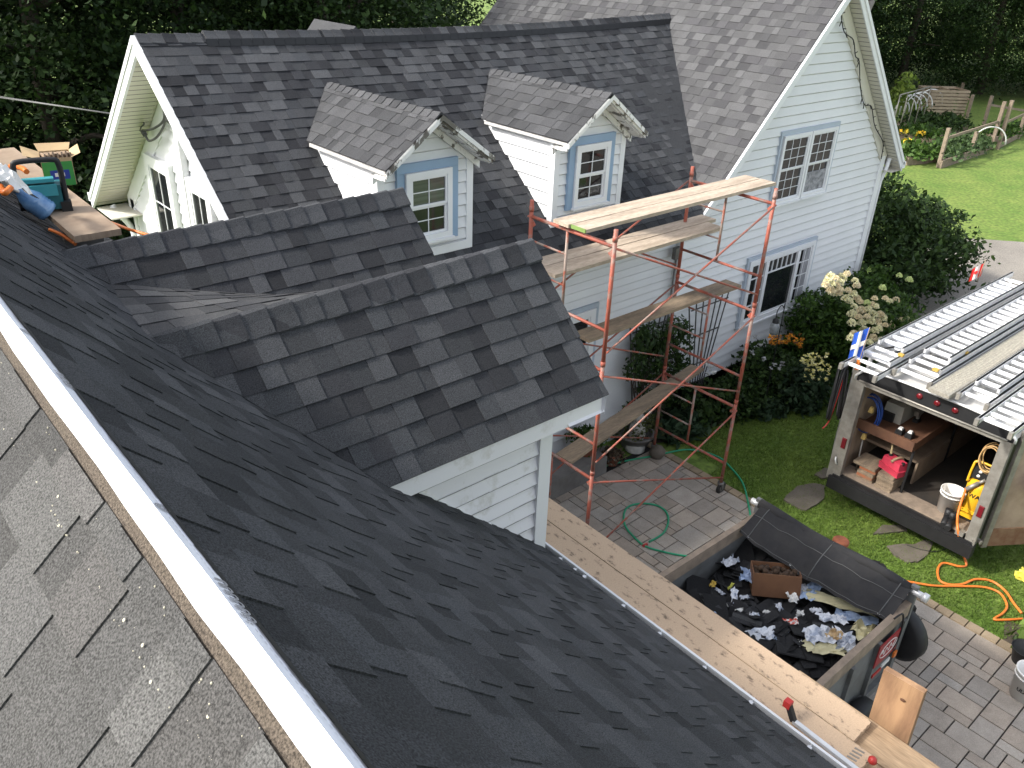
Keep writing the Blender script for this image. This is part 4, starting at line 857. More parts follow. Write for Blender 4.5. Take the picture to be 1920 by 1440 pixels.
mb = MB()
arc = [roofp(k/24) for k in range(25)]
mb.tube([(TX-.03, TY0-.03, TZ1-.12)]+[(TX-.03, y, z) for y, z in arc]+[(TX-.03, TY1+.03, TZ1-.12)], .018, 8); mb.build('roof_edge', ALU, ct)
mb = MB()
for k in range(24):
    (y0, z0), (y1, z1) = arc[k], arc[k+1]; mb.face([(TX-.015, y0, z0-.01), (TX-.015, y1, z1-.01), (TX-.015, y1, TZ1-.13), (TX-.015, y0, TZ1-.13)]); mb.face([(TX+.03, y0, z0-.01), (TX+.03, y1, z1-.01), (TX+.03, y1, TZ1-.13), (TX+.03, y0, TZ1-.13)])
mb.build('header_panel', BLACK, ct)
mb = MB(); mb.box(TX-.04, TX+.05, TY0, TY1, TZ1-.17, TZ1-.13); mb.tube([(TX-.05, TY0+.05, TZ1-.11), (TX-.05, TY1-.05, TZ1-.11)], .014, 8); mb.build('door_rail', GALV, ct)
for y0, y1 in ((TY0-.01, TY0+.12), (TY1-.12, TY1+.01)): mb = MB(); mb.box(TX-.03, TX+.06, y0, y1, TZ0-.08, TZ1-.13); mb.build('door_post', GALV, ct)
mb = MB(); mb.box(TX-.08, TX+.04, TY0-.02, TY1+.02, TZ0-.24, TZ0-.05); mb.box(TX-.05, TX+.03, TY0+.02, TY1-.02, TZ0-.05, TZ0-.012); mb.build('rear_bumper', BLACK, ct)
mb = MB(); mb.box(TX+.05, TX+TL, TY0+.3, TY0+.4, .36, .5); mb.box(TX+.05, TX+TL, TY1-.4, TY1-.3, .36, .5); mb.build('chassis', BLACK, ct)
for x in (12.9, 13.75):
    for y in (TY0+.03, TY1-.25): mb = MB(); mb.lathe((x, y, .34), [(.001, 0), (.2, 0), (.3, .01), (.34, .05), (.34, .17), (.3, .21), (.001, .21)], 24, (0, 1, 0)); mb.build('wheel', BLACK, ct)
for y, z in ((TY1-.055, 1.08), (TY0+.055, 1.02)): 
    mb = MB(); mb.fbox(Fr((TX-.031, y, z), (0, 1, 0), (0, 0, 1), (-1, 0, 0)), -.035, .035, -.085, .085, 0, .018, taper=.008); mb.build('tail_light', mat('red_lens', (.14, .006, .01), .25, coat=.4), ct)
for t in (.42, .53, .64): y, z = roofp(1-t); mb = MB(); mb.lathe((TX-.016, y, z-.11), [(.04, 0), (.04, .012), (.02, .02), (.001, .022)], 14, (-1, 0, 0)); mb.build('marker_light', MATS['red_lens'], ct)
# side shelf with rim, bench, posts
mb = MB(); mb.box(TX+.25, TX+3.4, 3.52, TY1-.05, 1.27, 1.29); mb.box(TX+.22, TX+.25, 3.5, TY1-.05, 1.25, 1.4); mb.box(TX+.25, TX+3.4, 3.49, 3.52, 1.25, 1.39); mb.build('shelf', BROWN, ct)
mb = MB(); mb.box(TX+.6, TX+5, 3.52, TY1-.05, .9, .94); mb.box(TX+.6, TX+5, 3.5, 3.53, TZ0, .93); mb.build('bench', PLY, ct)
for x in (TX+.25, TX+1.6): mb = MB(); mb.box(x, x+.03, 3.48, 3.51, TZ0, 1.26); mb.build('shelf_post', BLACK, ct)
mb = MB(); mb.box(TX+.1, TX+5, TY1-.06, TY1-.045, TZ0, 2.0); mb.build('lining', PLY, ct)
# doors
dR = Vector((.83, -.55, 0)).normalized(); hp = Vector((TX+.08, TY0-.03, 0)); frD = Fr(hp+Vector((0, 0, TZ0-.08)), dR, (0, 0, 1), Vector((-.55, -.83, 0)))
mb = MB(); mb.fbox(frD, .1, 1.1, .28, 1.7, -.02, .02); dr = mb.build('door', PLY, ct)
mb = MB(); mb.fbox(frD, .1, 1.1, 0, .275, -.025, .03); mb.build('kick_panel', mat('rusty_brown_panel', (.14, .06, .03), .7, col2=(.2, .12, .07), vs=9), dr)
mb = MB(); mb.fbox(frD, .03, .1, -.02, 1.72, -.03, .03); mb.fbox(frD, -.03, .0, .05, .1, -.02, .05); mb.build('door_edge', GALV, dr)
dL = Vector((.905, .425, 0)); hp = Vector((TX-.0, TY1+.05, TZ0-.08)); frL = Fr(hp, dL, (0, 0, 1), Vector((-.425, .905, 0)))
mb = MB(); mb.fbox(frL, -.02, 1.0, 0, 1.72, -.02, .02); dl = mb.build('door', mat('trailer_door_outer', (.35, .34, .32), .6), ct)
mb = MB(); mb.fbox(frL, -.05, -.021, -.02, 1.75, -.035, .035); mb.build('door_edge', GALV, dl)
mb = MB(); mb.tube([(TX-.035, TY1-.04, .72), (TX-.06, TY1-.03, .74), (TX-.06, TY1-.01, .8), (TX-.035, TY1-.0, .82)], .012, 6); mb.build('door_latch', ALU, ct)
# roof rack bars and aluminium walk plank
RZ = TZ1+.13
mb = MB()
for x in (TX+.3, TX+1.8, TX+3.4, TX+5): mb = MB(); mb.box(x, x+.06, TY0-.06, TY1+.06, RZ+.01, RZ+.05); mb.box(x+.002, x+.058, TY0-.058, TY0-.02, TZ1-.1, RZ+.02); mb.box(x+.002, x+.058, TY1+.02, TY1+.058, TZ1-.1, RZ+.02); mb.build('roof_rack_bar', ALU, ct)
def ladder(label, x0, x1, y0, y1, z, rung=.3, sections=1, step=0):
    t = thing('ladder', label, 'ladder', ((x0+x1)/2, (y0+y1)/2, z), 'ladders on the trailer roof')
    for k in range(sections):
        zz = z+k*.075; a, b = x0+k*step, x1+k*.02; ins = k*.035
        for y in (y0+ins, y1-ins):
            mb = MB(); mb.box(a, b, y-.014, y+.014, zz, zz+.07); mb.box(a, b, y-.018, y+.018, zz, zz+.006); mb.box(a, b, y-.018, y+.018, zz+.064, zz+.07); mb.build('rail', ALU, t)
        n = int((b-a-.2)/rung)
        for i in range(n):
            x = a+.12+i*rung; mb = MB(); mb.beam((x, y0+ins, zz+.036), (x, y1-ins, zz+.036), .05, .03); mb.build('rung', ALU_RUNG, t)
    for y in (y0, y1):
        mb = MB(); mb.box(x0-.05, x0+.01, y-.022, y+.022, z-.01, z+.075); mb.build('foot', GALV, t)
    return t
LZ = RZ+.052
ladder('longest aluminium ladder at the left edge of the trailer roof, beside the blue flag', 9.72, 14.9, 3.95, 4.42, LZ, .22, 3, .38)
ladder('aluminium extension ladder second from the left on the trailer roof', 10.12, 14.7, 3.43, 3.9, LZ, .22, 3, .3)
ladder('ladder right of the perforated walk plank on the trailer roof', 10.15, 14.5, 2.74, 3.08, LZ, .23, 2, .35)
ladder('aluminium ladder nearest the open right door on the trailer roof', 9.68, 14.6, 2.28, 2.66, LZ, .2, 1)
mb = MB(); mb.box(10.0, 15, 3.14, 3.40, LZ, LZ+.05); 
for k in range(100):
    x = 10.02+k*.05; mb.box(x, x+.022, 3.16, 3.38, LZ+.0505, LZ+.056)
tag(mb.build('walk_plank', mat('tread_aluminium', (.46, .43, .36), .5, .4, var=.4, vs=30)), 'perforated aluminium walk plank between the ladders on the trailer', 'plank')
for x, y in ((10.4, 3.99), (10.35, 3.5), (11.2, 3.5)):
    mb = MB(); mb.box(x-.03, x+.03, y-.035, y+.035, LZ+.14, LZ+.17)
    tag(mb.build('bungee_strap', mat('yellow_strap', (.5, .32, .06), .7)), {10.4: 'yellow strap on the rail of the leftmost roof ladder', 10.35: 'yellow strap at the rear end of the second roof ladder', 11.2: 'yellow strap halfway along the second roof ladder'}[x], 'strap')
mb = MB()
for yy in (4.05, 4.2): mb.tube(smooth_path([(10.75, yy, LZ+.1), (10.55, yy+.02, LZ+.13), (10.5, yy+.06, LZ+.12), (10.55, yy+.08, LZ+.1)], 5), .014, 6)
mb.tube([(10.75, 4.05, LZ+.1), (10.75, 4.2, LZ+.1)], .014, 6); tag(mb.build('ladder_hook', BLACK), 'black hook lying on the rungs of the leftmost roof ladder', 'hook')
def flag(px, py, x, h, name, label, parts):
    p = at(px, py, x=x); t = thing(name, label, 'flag', p); mb = MB(); mb.tube([p, p+Vector((.02, -.02, h))], .008, 6); mb.build('flag_pole', WOOD_GREY, t); return t, p
t, p = flag(1607, 690, 10.05, .6, 'blue_flag', 'small blue and white flag on the left rear corner of the trailer', None)
BLF = mat('flag_blue', (.03, .12, .55), .7)
def cloth(o, w_, h_, u0, u1, v0, v1, lift=0):
    mb = MB(); n = 6
    for i in range(n):
        for j in range(4):
            P = []
            for a, b in ((i, j), (i+1, j), (i+1, j+1), (i, j+1)):
                u = u0+(u1-u0)*a/n; v = v0+(v1-v0)*b/4; P.append(o+Vector((.03*math.sin(u*9)+lift*-.7, .55*w_*u-.0, h_*v-.16*u)) + Vector((-lift, -lift*.6, 0)))
            mb.face(P, (1, 1, 1), True)
    return mb
o0 = p+Vector((.02, -.02, .14))
cloth(o0, .34, .46, 0, 1, 0, 1).build('flag_cloth', BLF, t); cloth(o0, .34, .46, .0, 1, .46, .62, .006).build('flag_band', WHITE_P, t); cloth(o0, .34, .46, .38, .58, 0, 1, .007).build('flag_band', WHITE_P, t)
mb = MB(); mb.fbox(Fr(p, (1, 0, 0), (0, 1, 0)), -.02, .02, -.02, .02, -.02, .13); mb.build('flag_clamp', ORANGE, t)
t, p = flag(1832, 528, 14.9, .4, 'red_flag', 'small red and white maple leaf flag behind the far ladder ends', None); o0 = p+Vector((.02, -.02, .1))
RF = mat('flag_red', (.6, .02, .02), .7); cloth(o0, .3, .24, 0, .3, 0, 1).build('flag_band', RF, t); cloth(o0, .3, .24, .3, .7, 0, 1).build('flag_cloth', WHITE_P, t); cloth(o0, .3, .24, .7, 1, 0, 1).build('flag_band', RF, t)
mb = MB(); c = o0+Vector((.0-.03, .08, .05)); fl = Fr(c, (0, 1, -.5), (0, 0, 1), (-1, 0, 0)); mb.prism(fl, [(.045*math.cos(a)*k, .045*math.sin(a)*k) for a, k in [(math.pi*2*i/22+.3, 1 if i % 2 else .55) for i in range(22)]], 0, .004); mb.build('maple_leaf', RF, t)

# ---- what stands in the cargo trailer
BG = 'short boards stacked at the trailer threshold'; rg = random.Random(9); OB = mat('orange_painted_board', (.38, .12, .05), .8, col2=(.25, .14, .08), vs=8)
names1 = ['bottom', 'second lowest', 'middle', 'second highest', 'top']
for st, (y0, n) in enumerate(((3.86, 5), (3.58, 5))):
    for k in range(n):
        z = TZ0+.013+k*.047; dx = rg.uniform(-.02, .03); mm = OB if (st == 0 and k in (1, 3)) else WOOD_OLD
        mb = MB(); mb.box(TX+.12+dx, TX+.46+dx, y0+rg.uniform(-.01, .01), y0+.235+(.1 if (st == 0 and k == 4) else 0), z, z+.043, taper=.003)
        tag(mb.build('short_board', mm), f"{'orange painted' if mm is OB else 'weathered'} board, {names1[k]} in the {'left stack' if st == 0 else 'right stack under the fuel can'} at the trailer threshold", 'board', BG)
p = Vector((TX+.3, 3.7, TZ0+.013+5*.047)); t = thing('fuel_can', 'red plastic fuel can with a tan strap on the right board stack', 'fuel can', p); mb = MB()
mb.fbox(Fr(p, (.3, .95, 0), (-.95, .3, 0)), -.17, .17, -.1, .1, .0, .2, taper=.03); mb.fbox(Fr(p, (.3, .95, 0), (-.95, .3, 0)), -.165, .165, -.095, .095, .004, .09, taper=-.008); mb.build('can', PINKRED, t)
fr = Fr(p, (.3, .95, 0), (-.95, .3, 0)); mb = MB(); mb.tube([fr(.1, 0, .19), fr(.11, -.01, .24), fr(.15, -.03, .4)], [.02, .016, .014], 8); mb.build('spout', mat('tan_spout', (.55, .42, .22), .6), t)
mb = MB(); mb.tube([fr(.1, 0, .19), fr(.1, 0, .225)], .028, 10); mb.tube([fr(-.13, 0, .17), fr(-.13, 0, .21)], .025, 10); mb.build('cap', BLACK, t)
mb = MB(); mb.tube(smooth_path([fr(-.02, -.135, .02), fr(-.02, -.11, .19), fr(-.02, 0, .22), fr(-.02, .1, .19)], 5), .02, 6); mb.build('strap', mat('tan_strap', (.4, .28, .17), .8), t)
p = at(1776, 955, z=TZ0+.02); t = thing('white_bucket', 'white plastic bucket standing on the cargo trailer floor', 'bucket', (p.x, p.y, TZ0+.013)); 
def bucket(t, x, y, z, r=.15, h=.34):
    mb = MB(); mb.lathe((x, y, z), [(.001, 0), (r*.86, 0), (r, h*.94), (r*1.07, h*.94), (r*1.07, h), (r*.96, h), (r*.82, .02), (.001, .02)], 26); mb.lathe((x, y, z), [(r*.97, h*.78), (r*1.05, h*.79), (r*1.05, h*.82), (r*.98, h*.83)], 26); b = mb.build('bucket_body', WHITE_P, t)
    mb = MB(); mb.tube(smooth_path([(x-r*1.05, y, z+h*.85), (x-r*.6, y-r*.9, z+h*.62), (x+r*.6, y-r*.9, z+h*.62), (x+r*1.05, y, z+h*.85)], 6), .004, 5); mb.build('handle', GALV, t)
bucket(t, p.x, p.y, TZ0+.013, .15, .33)
p = at(1828, 975, z=TZ0+.02); cx, cy = p.x+.1, p.y+.1; t = thing('air_compressor', 'yellow upright air compressor with gauges inside the trailer', 'compressor', (cx, cy, TZ0+.013)); z = TZ0+.013
mb = MB(); mb.lathe((cx, cy, z+.09), [(.001, 0), (.13, .01), (.16, .06), (.16, .38), (.13, .44), (.06, .47), (.001, .47)], 24); tk = mb.build('tank', YEL, t)
mb = MB(); mb.box(cx-.07, cx+.07, cy-.12, cy+.13, z+.57, z+.74, taper=.01); pn = mb.build('control_panel', BLACK, t)
for yy, zz in ((.04, .69), (.05, .62)): mb = MB(); mb.lathe((cx-.066, cy+yy, z+zz), [(.022, 0), (.022, .01), (.001, .012)], 14, (-1, 0, 0)); mb.build('gauge', WHITE_P, pn)
mb = MB(); mb.tube(smooth_path([(cx-.09, cy+.15, z+.5), (cx-.06, cy+.15, z+.72), (cx-.03, cy+.12, z+.8), (cx-.03, cy-.12, z+.8), (cx-.06, cy-.15, z+.72), (cx-.09, cy-.15, z+.5)], 5), .017, 8); mb.build('handle', YEL, t)
mb = MB(); mb.tube([(cx-.2, cy+.1, z+.44), (cx-.13, cy+.0, z+.56)], .03, 10); mb.tube([(cx-.13, cy, z+.56), (cx-.09, cy-.05, z+.62)], .022, 8); mb.build('regulator', GALV, t)
for yy in (-.17, .17): mb = MB(); mb.lathe((cx-.02, cy+yy-.025, z+.1), [(.001, 0), (.09, 0), (.1, .01), (.1, .04), (.09, .05), (.001, .05)], 18, (0, 1, 0)); mb.build('wheel', BLACK, t)
mb = MB(); mb.box(cx-.17, cx+.1, cy-.16, cy+.16, z+.02, z+.07); mb.box(cx-.172, cx-.155, cy-.1, cy+.1, z+.1, z+.15); mb.build('base_frame', YEL, t)
LET = Fr((cx, cy, z), (1, 0, 0), (0, 1, 0))
def wrap(u, v, n): a = -u/.162; return Vector((cx-(.162+n)*math.cos(a), cy+(.162+n)*math.sin(a), z+.36+v))
class _W:
    def __call__(s, u, v, n=0): return wrap(u, v, n)
text_mesh('lettering', 'DEWALT', .085, _W(), BLACK, tk, .002)
for px, py, lb in ((1772, 978, 'left'), (1780, 984, 'right')):
    p = at(px, py, z=TZ0+.03); mb = MB(); mb.tube([p+Vector((.12, .02, .02)), p, p-Vector((.1, .02, 0))], [.05, .045, .04], 10); mb.tube([p+Vector((.1, .02, .02)), p+Vector((.12, .03, .13))], .05, 10)
    tag(mb.build('rubber_shoe', BLACK), f'{lb} black rubber shoe of the pair before the compressor', 'shoe', 'pair of black shoes')
p = at(1800, 1000, z=TZ0+.03); mb = MB(); mb.box(p.x-.04, p.x+.05, p.y-.05, p.y+.05, TZ0+.013, TZ0+.075); mb.tube(smooth_path([p+Vector((0, -.05, .03)), p+Vector((.1, -.1, .1)), p+Vector((.12, -.16, .02)), p+Vector((-.02, -.16, 0))], 6), .007, 6); tag(mb.build('power_adapter', GALV), 'grey power adapter with a looped cord at the trailer threshold', 'adapter')
def coil(c, R_, U, V, n, r, material, name, label, jit=.02, seed=0, group=None, cat='hose', el=1.0):
    rg = random.Random(seed); U, V = Vector(U).normalized(), Vector(V).normalized(); N = U.cross(V); pts = []
    for k in range(n*14+1):
        a = 2*math.pi*k/14; q = R_*(1+.12*math.sin(a*.37+seed)); pts.append(Vector(c)+U*q*math.cos(a)+V*q*el*math.sin(a)+N*(jit*math.sin(a*.21+seed*2)+rg.uniform(-.004, .004)))
    mb = MB(); mb.tube(smooth_path(pts, 2), r, 6); return tag(mb.build(name, material), label, cat, group)
p = at(1628, 775, x=TX+.35); coil(p, .17, (0, .9, .1), (.1, 0, 1), 5, .009, BLUEH, 'hose_coil', 'blue cable coil hanging inside the left trailer wall', .05, 1, el=1.5)
for q in ((1634, 768), (1620, 818)): 
    p = at(*q, x=TX+.28); mb = MB(); mb.box(p.x-.03, p.x+.03, p.y-.03, p.y+.03, p.z-.04, p.z+.04, taper=.01); tag(mb.build('cord_plug', mat('yellow_plug', (.65, .45, .15), .5)), {1634: 'upper yellow plug of the blue cable coil in the trailer', 1620: 'lower yellow plug of the blue cable coil in the trailer'}[q[0]], 'plug')
coil(frD(.5, 1.02, .1), .19, dR, (0, 0, 1), 7, .014, BLUEH, 'hose_coil', 'thick blue hose coil hanging on the open right trailer door', .06, 2)
coil(frD(.56, .97, .12), .09, dR, (0, 0, 1), 4, .02, ORANGE, 'hose_coil', 'orange hose coil inside the blue one on the right door', .03, 5)
p = at(1858, 860, x=TX+.2); coil(p, .12, (0, 1, 0), (0, 0, 1), 5, .008, mat('tan_rope', (.55, .35, .15), .8), 'rope_coil', 'tan cord coil hanging inside the right trailer wall', .06, 3, cat='rope', el=1.6)
p = frL(.35, 1.15, .1); coil(p, .21, dL, (0, 0, 1), 9, .014, BLACK, 'hose_coil', 'black hoses hanging on the open left trailer door', .12, 4, el=1.9); p = frL(.3, 1.2, .12)
mb = MB(); mb.tube(smooth_path([p+Vector((0, 0, .25)), p+Vector((.02, .03, -.1)), p+Vector((-.02, .05, -.5)), p+Vector((-.1, .08, -.62))], 6), .01, 6); tag(mb.build('red_rope', RED), 'thin red cord among the black hoses on the left door', 'cord')
p = at(1678, 770, z=1.45); t = thing('white_case', 'grey white equipment case on the brown trailer shelf', 'case', p); mb = MB(); mb.fbox(Fr((p.x+.2, p.y, 1.292), (1, 0, 0), (0, 1, 0)), -.25, .25, -.14, .14, 0, .27, taper=.015); mb.build('case', mat('beige_case', (.42, .4, .34), .6), t); mb = MB(); mb.fbox(Fr((p.x-.052, p.y+.06, 1.3), (0, 1, 0), (0, 0, 1), (-1, 0, 0)), -.1, .1, 0, .13, 0, .05); mb.build('handle', BLACK, t)
for q, lb in (((1688, 808), 'left'), ((1706, 815), 'right')):
    p = at(*q, z=1.33); t = thing('battery_charger', f'{lb} of the two black and white battery chargers on the shelf', 'charger', (p.x, p.y, 1.292), 'battery chargers on the shelf'); mb = MB(); mb.box(p.x-.06, p.x+.06, p.y-.05, p.y+.05, 1.292, 1.36, taper=.008); mb.build('charger', BLACK, t); mb = MB(); mb.box(p.x-.03, p.x+.03, p.y-.03, p.y+.03, 1.3605, 1.39, taper=.008); mb.build('battery', WHITE_P, t)
p = at(1722, 778, z=1.4); t = thing('nail_gun', 'grey cordless nail gun standing on the brown shelf', 'tool', (p.x, p.y, 1.292)); mb = MB(); mb.tube([(p.x, p.y, 1.32), (p.x+.03, p.y, 1.42)], .025, 8); mb.beam((p.x-.08, p.y, 1.44), (p.x+.1, p.y, 1.46), .06, .08); mb.build('body', GALV, t); mb = MB(); mb.box(p.x-.06, p.x+.05, p.y-.035, p.y+.035, 1.293, 1.34); mb.build('battery', BLACK, t)
mb = MB(); a, b = at(1618, 822, x=TX+.28), at(1602, 895, x=TX+.28); mb.tube([a, b], .014, 6); mb.tube([b, b+Vector((0, .03, -.03))], .03, 6); tag(mb.build('pry_bar', GALV), 'long metal bar leaning at the left inside the trailer', 'bar')
# hoses on the ground
def ground_path(px, z=.03): return [at(a, b, z=z) for a, b in px]
mb = MB(); mb.tube(smooth_path(ground_path([(1000, 940), (1032, 925), (1100, 885), (1170, 865), (1225, 855), (1290, 843), (1345, 856), (1375, 882), (1392, 905), (1400, 930), (1408, 978), (1400, 1005)], .045), 8), .014, 8)
mb.tube(smooth_path(ground_path([(1380, 1052), (1330, 1046), (1290, 1043), (1250, 1036), (1210, 1024), (1187, 1005), (1172, 985), (1170, 963), (1180, 949), (1205, 944), (1232, 948), (1249, 960), (1253, 978), (1243, 1000), (1217, 1016)], .045), 8), .014, 8)
gh = mb.build('garden_hose', GREENH); tag(gh, 'green garden hose looped on the grey paver patio', 'hose'); p = at(1213, 1020, z=.045); q = at(1206, 1024, z=.045); mb = MB(); mb.tube([p, q], .022, 8); mb.build('nozzle', RED, gh)
mb = MB(); mb.tube(smooth_path([Vector((cx-.15, cy+.12, 1.0)), at(1796, 965, x=TX+.1), at(1797, 1000, x=TX-.06), at(1802, 1030, z=.2), at(1812, 1058, z=.03)]+ground_path([(1800, 1062), (1775, 1056), (1764, 1058), (1758, 1070), (1762, 1088), (1780, 1096), (1805, 1095), (1830, 1086), (1860, 1090), (1885, 1108), (1900, 1130), (1916, 1150)]), 8), .016, 8)
mb.tube(smooth_path(ground_path([(1918, 1160), (1890, 1162), (1864, 1161), (1880, 1150), (1888, 1138), (1884, 1124), (1872, 1110), (1845, 1101), (1800, 1099), (1750, 1098), (1700, 1090), (1660, 1086)]), 8), .015, 8)
tag(mb.build('air_hose', ORANGE), 'orange air hose running from the compressor across the lawn', 'hose')
mb = MB(); mb.tube(smooth_path([at(1800, 1002, x=TX), at(1782, 1020, z=.3)]+ground_path([(1770, 1030), (1750, 1034), (1725, 1030), (1700, 1022)]), 6), .007, 6); tag(mb.build('extension_lead', BLACK), 'thin black cord lying from the trailer over a flagstone', 'cord')
p = at(1908, 1308, z=.03); t = thing('white_bucket', 'white bucket with dark lettering standing on the patio pavers', 'bucket', (p.x+.05, p.y, .03)); bucket(t, p.x+.08, p.y-.02, .03, .155, .37)
class _W2:
    def __call__(s, u, v, n=0): a = u/.15; bx, by = p.x+.08, p.y-.02; f = math.pi+.0; return Vector((bx+(.151+n)*math.cos(f+a), by+(.151+n)*math.sin(f+a), .19+v))
text_mesh('lettering', 'ULA', .06, _W2(), BLACK, t, .002)
p = at(1915, 1240, z=.03); t = thing('black_pot', 'black round pot at the patio edge behind the white bucket', 'pot', (p.x, p.y, .0)); mb = MB(); mb.lathe((p.x, p.y, .01), [(.1, 0), (.15, .22), (.16, .22), (.14, .2), (.001, .19)], 20); mb.build('pot_body', BLACK, t)
# ================================================================== clutter on the far end of the near roof
a, b, c, d = at(96, 405, z=5.33), at(160, 463, z=5.33), at(222, 447, z=5.33), at(108, 352, z=5.33)
yA, yB = 5.9, 8.8; x0 = (a.x+b.x)/2-.01; x1 = x0+.3
rectplank('tan board laid along the near roof under the tool radio', x0, x1, yA, yB, 5.345, .045, PLY, name='roof_plank')
mb = MB()
for y in (6.3, 8.2): mb.box(x0+.02, x1-.02, y, y+.05, 5.345-.3, 5.297)
tag(mb.build('roof_bracket', STEEL), 'metal roof brackets holding the tan board on the near roof', 'bracket')
xm = (x0+x1)/2; PZ = 5.345
def face_cam(o): f = Vector((o.x, o.y, 0)).normalized(); return Fr(o, (f.y, -f.x, 0), (0, 0, 1), -f)
o = at(73, 396, z=PZ+.02); o.x = max(min(o.x, x1-.05), x0); o.z = PZ; t = thing('tool_radio', 'teal and black jobsite radio with a carry frame on the roof board', 'radio', o); fr = face_cam(o); S_ = .13
mb = MB(); mb.fbox(fr, -.13, .13, .01, .2, -.12, .0, taper=.01); mb.build('case', TEAL, t)
mb = MB(); mb.fbox(fr, -.1, .1, .12, .2, .0, .012); mb.fbox(fr, -.11, .09, .21, .235, -.09, -.02); mb.build('front_panel', mat('light_teal', (.05, .3, .34), .4), t)
mb = MB(); mb.tube(smooth_path([fr(-.14, .02, -.05), fr(-.145, .2, -.05), fr(-.14, .33, -.05), fr(-.1, .36, -.05), fr(.1, .36, -.05), fr(.14, .33, -.05), fr(.145, .2, -.05), fr(.14, .02, -.05)], 5), .02, 8); mb.fbox(fr, .1, .17, -.0, .07, -.06, .02); mb.build('carry_frame', BLACK, t)
o = at(92, 350, z=PZ); t = thing('open_carton', 'torn open carton with a green side and blue patch on the roof board', 'box', o); fr = Fr(o, (.97, -.2, 0), (0, 0, .72), (-.2, -.97, 0)); fr.V = fr.V*.72; fr.N = fr.N*.7; mb = MB()
mb.fbox(fr, -.02, .2, 0, .3, -.002, .0); mb.fbox(fr, -.02, -.018, 0, .3, -.4, -.002); mb.fbox(fr, .198, .2, 0, .3, -.4, -.002); mb.fbox(fr, -.02, .2, 0, .3, -.402, -.4)
for a_ in ((-.02, .09, .3, .301), ): pass
mb.face([fr(-.02, .3, -.4), fr(.2, .3, -.4), fr(.22, .36, -.5), fr(-.04, .37, -.5)]); mb.face([fr(-.02, .3, 0), fr(-.02, .3, -.4), fr(-.14, .38, -.38), fr(-.13, .35, .0)]); mb.face([fr(.2, .3, 0), fr(.2, .3, -.4), fr(.27, .36, -.38), fr(.27, .34, 0)]); mb.build('carton', CARD, t)
mb = MB(); mb.fbox(fr, -.016, .196, 0, .26, .0005, .003); mb.build('green_label', mat('green_label', (.05, .3, .06), .6), t); mb = MB(); mb.fbox(fr, .03, .165, .07, .17, .0032, .005); mb.build('blue_patch', mat('blue_patch', (.02, .05, .3), .5), t); mb = MB(); mb.fbox(fr, .06, .13, .1, .14, .0052, .0065, taper=.008); mb.build('white_mark', WHITE_P, t)
mb = MB(); 
for k in range(7): mb.beam(fr(-.01+.03*k, .26, -.35), fr(.02+.03*k, .31+.01*(k % 3), -.03), .012, .05)
mb.build('contents', PLY, t)
o0, o1 = at(24, 350, x=1.12), at(92, 398, x=1.3); t = thing('water_jug', 'big clear blue water jug with a white handle lying on the roof', 'jug', o0); d = (o1-o0); L_ = d.length
mb = MB(); mb.lathe(o0, [(.001, -.01), (.025, 0), (.03, .04), (.06, .09), (.08, .14)]+[(.083-(.006 if k % 2 else 0), .16+k*(L_-.18)/9) for k in range(9)]+[(.075, L_), (.001, L_+.005)], 22, d); mb.build('bottle', JUG, t)
fr = Fr(o0, d, d.cross(Vector((0, 0, 1)))); mb = MB(); mb.tube(smooth_path([fr(.04, .03), fr(-.02, .07), fr(-.1, .06), fr(-.12, 0), fr(-.1, -.06), fr(-.02, -.07), fr(.04, -.03)], 5), .012, 6); mb.build('handle', WHITE_P, t)
mb = MB(); mb.lathe(o0, [(.001, -.05), (.03, -.05), (.033, -.01), (.033, .02)], 14, d); mb.build('cap', WHITE_P, t)
mb = MB(); o = at(14, 338, x=1.05); rg = random.Random(4); g = {}
for i in range(13):
    for j in range(9): u, v = (i/12-.5)*.5, (j/8-.5)*.34; g[i, j] = o+Vector((v*.6+rg.uniform(-.012, .012), u+rg.uniform(-.015, .015), .1*math.cos(u*6)*math.cos(v*8)-v*.5+rg.uniform(-.02, .02)))
for i in range(12):
    for j in range(8): mb.face([g[i, j], g[i+1, j], g[i+1, j+1], g[i, j+1]])
tag(mb.build('white_bag', WHITE_P), 'crumpled white bag with dark print behind the water jug', 'bag')
mb = MB(); mb.tube(smooth_path([at(2, 350, x=.98), at(8, 362, x=.95), at(20, 352, x=1.0)], 5), .02, 8); tag(mb.build('orange_hook', ORANGE), 'orange hook peeking out below the crumpled white bag', 'hook')
mb = MB(); mb.tube(smooth_path([at(20, 312, x=1.3), at(40, 315, x=1.3), at(50, 322, x=1.3)], 5), .02, 8); tag(mb.build('orange_lead', ORANGE), 'orange lead over the top of the torn carton on the roof', 'cord')
mb = MB(); mb.tube(smooth_path([at(92, 430, z=5.3), at(115, 440, z=5.27), at(142, 458, z=5.22)], 5), .012, 8); tag(mb.build('orange_rope', ORANGE), 'short orange rope in the gap between board and dormer ridge', 'rope')
mb = MB()
mb.tube(smooth_path([at(184, 410, x=2.0), at(215, 420, x=2.2), at(248, 432, x=2.4), at(285, 443, x=2.5)], 5), .016, 8); tag(mb.build('air_hose', ORANGE), 'orange hose trailing behind the tan roof board and the dormer', 'hose')
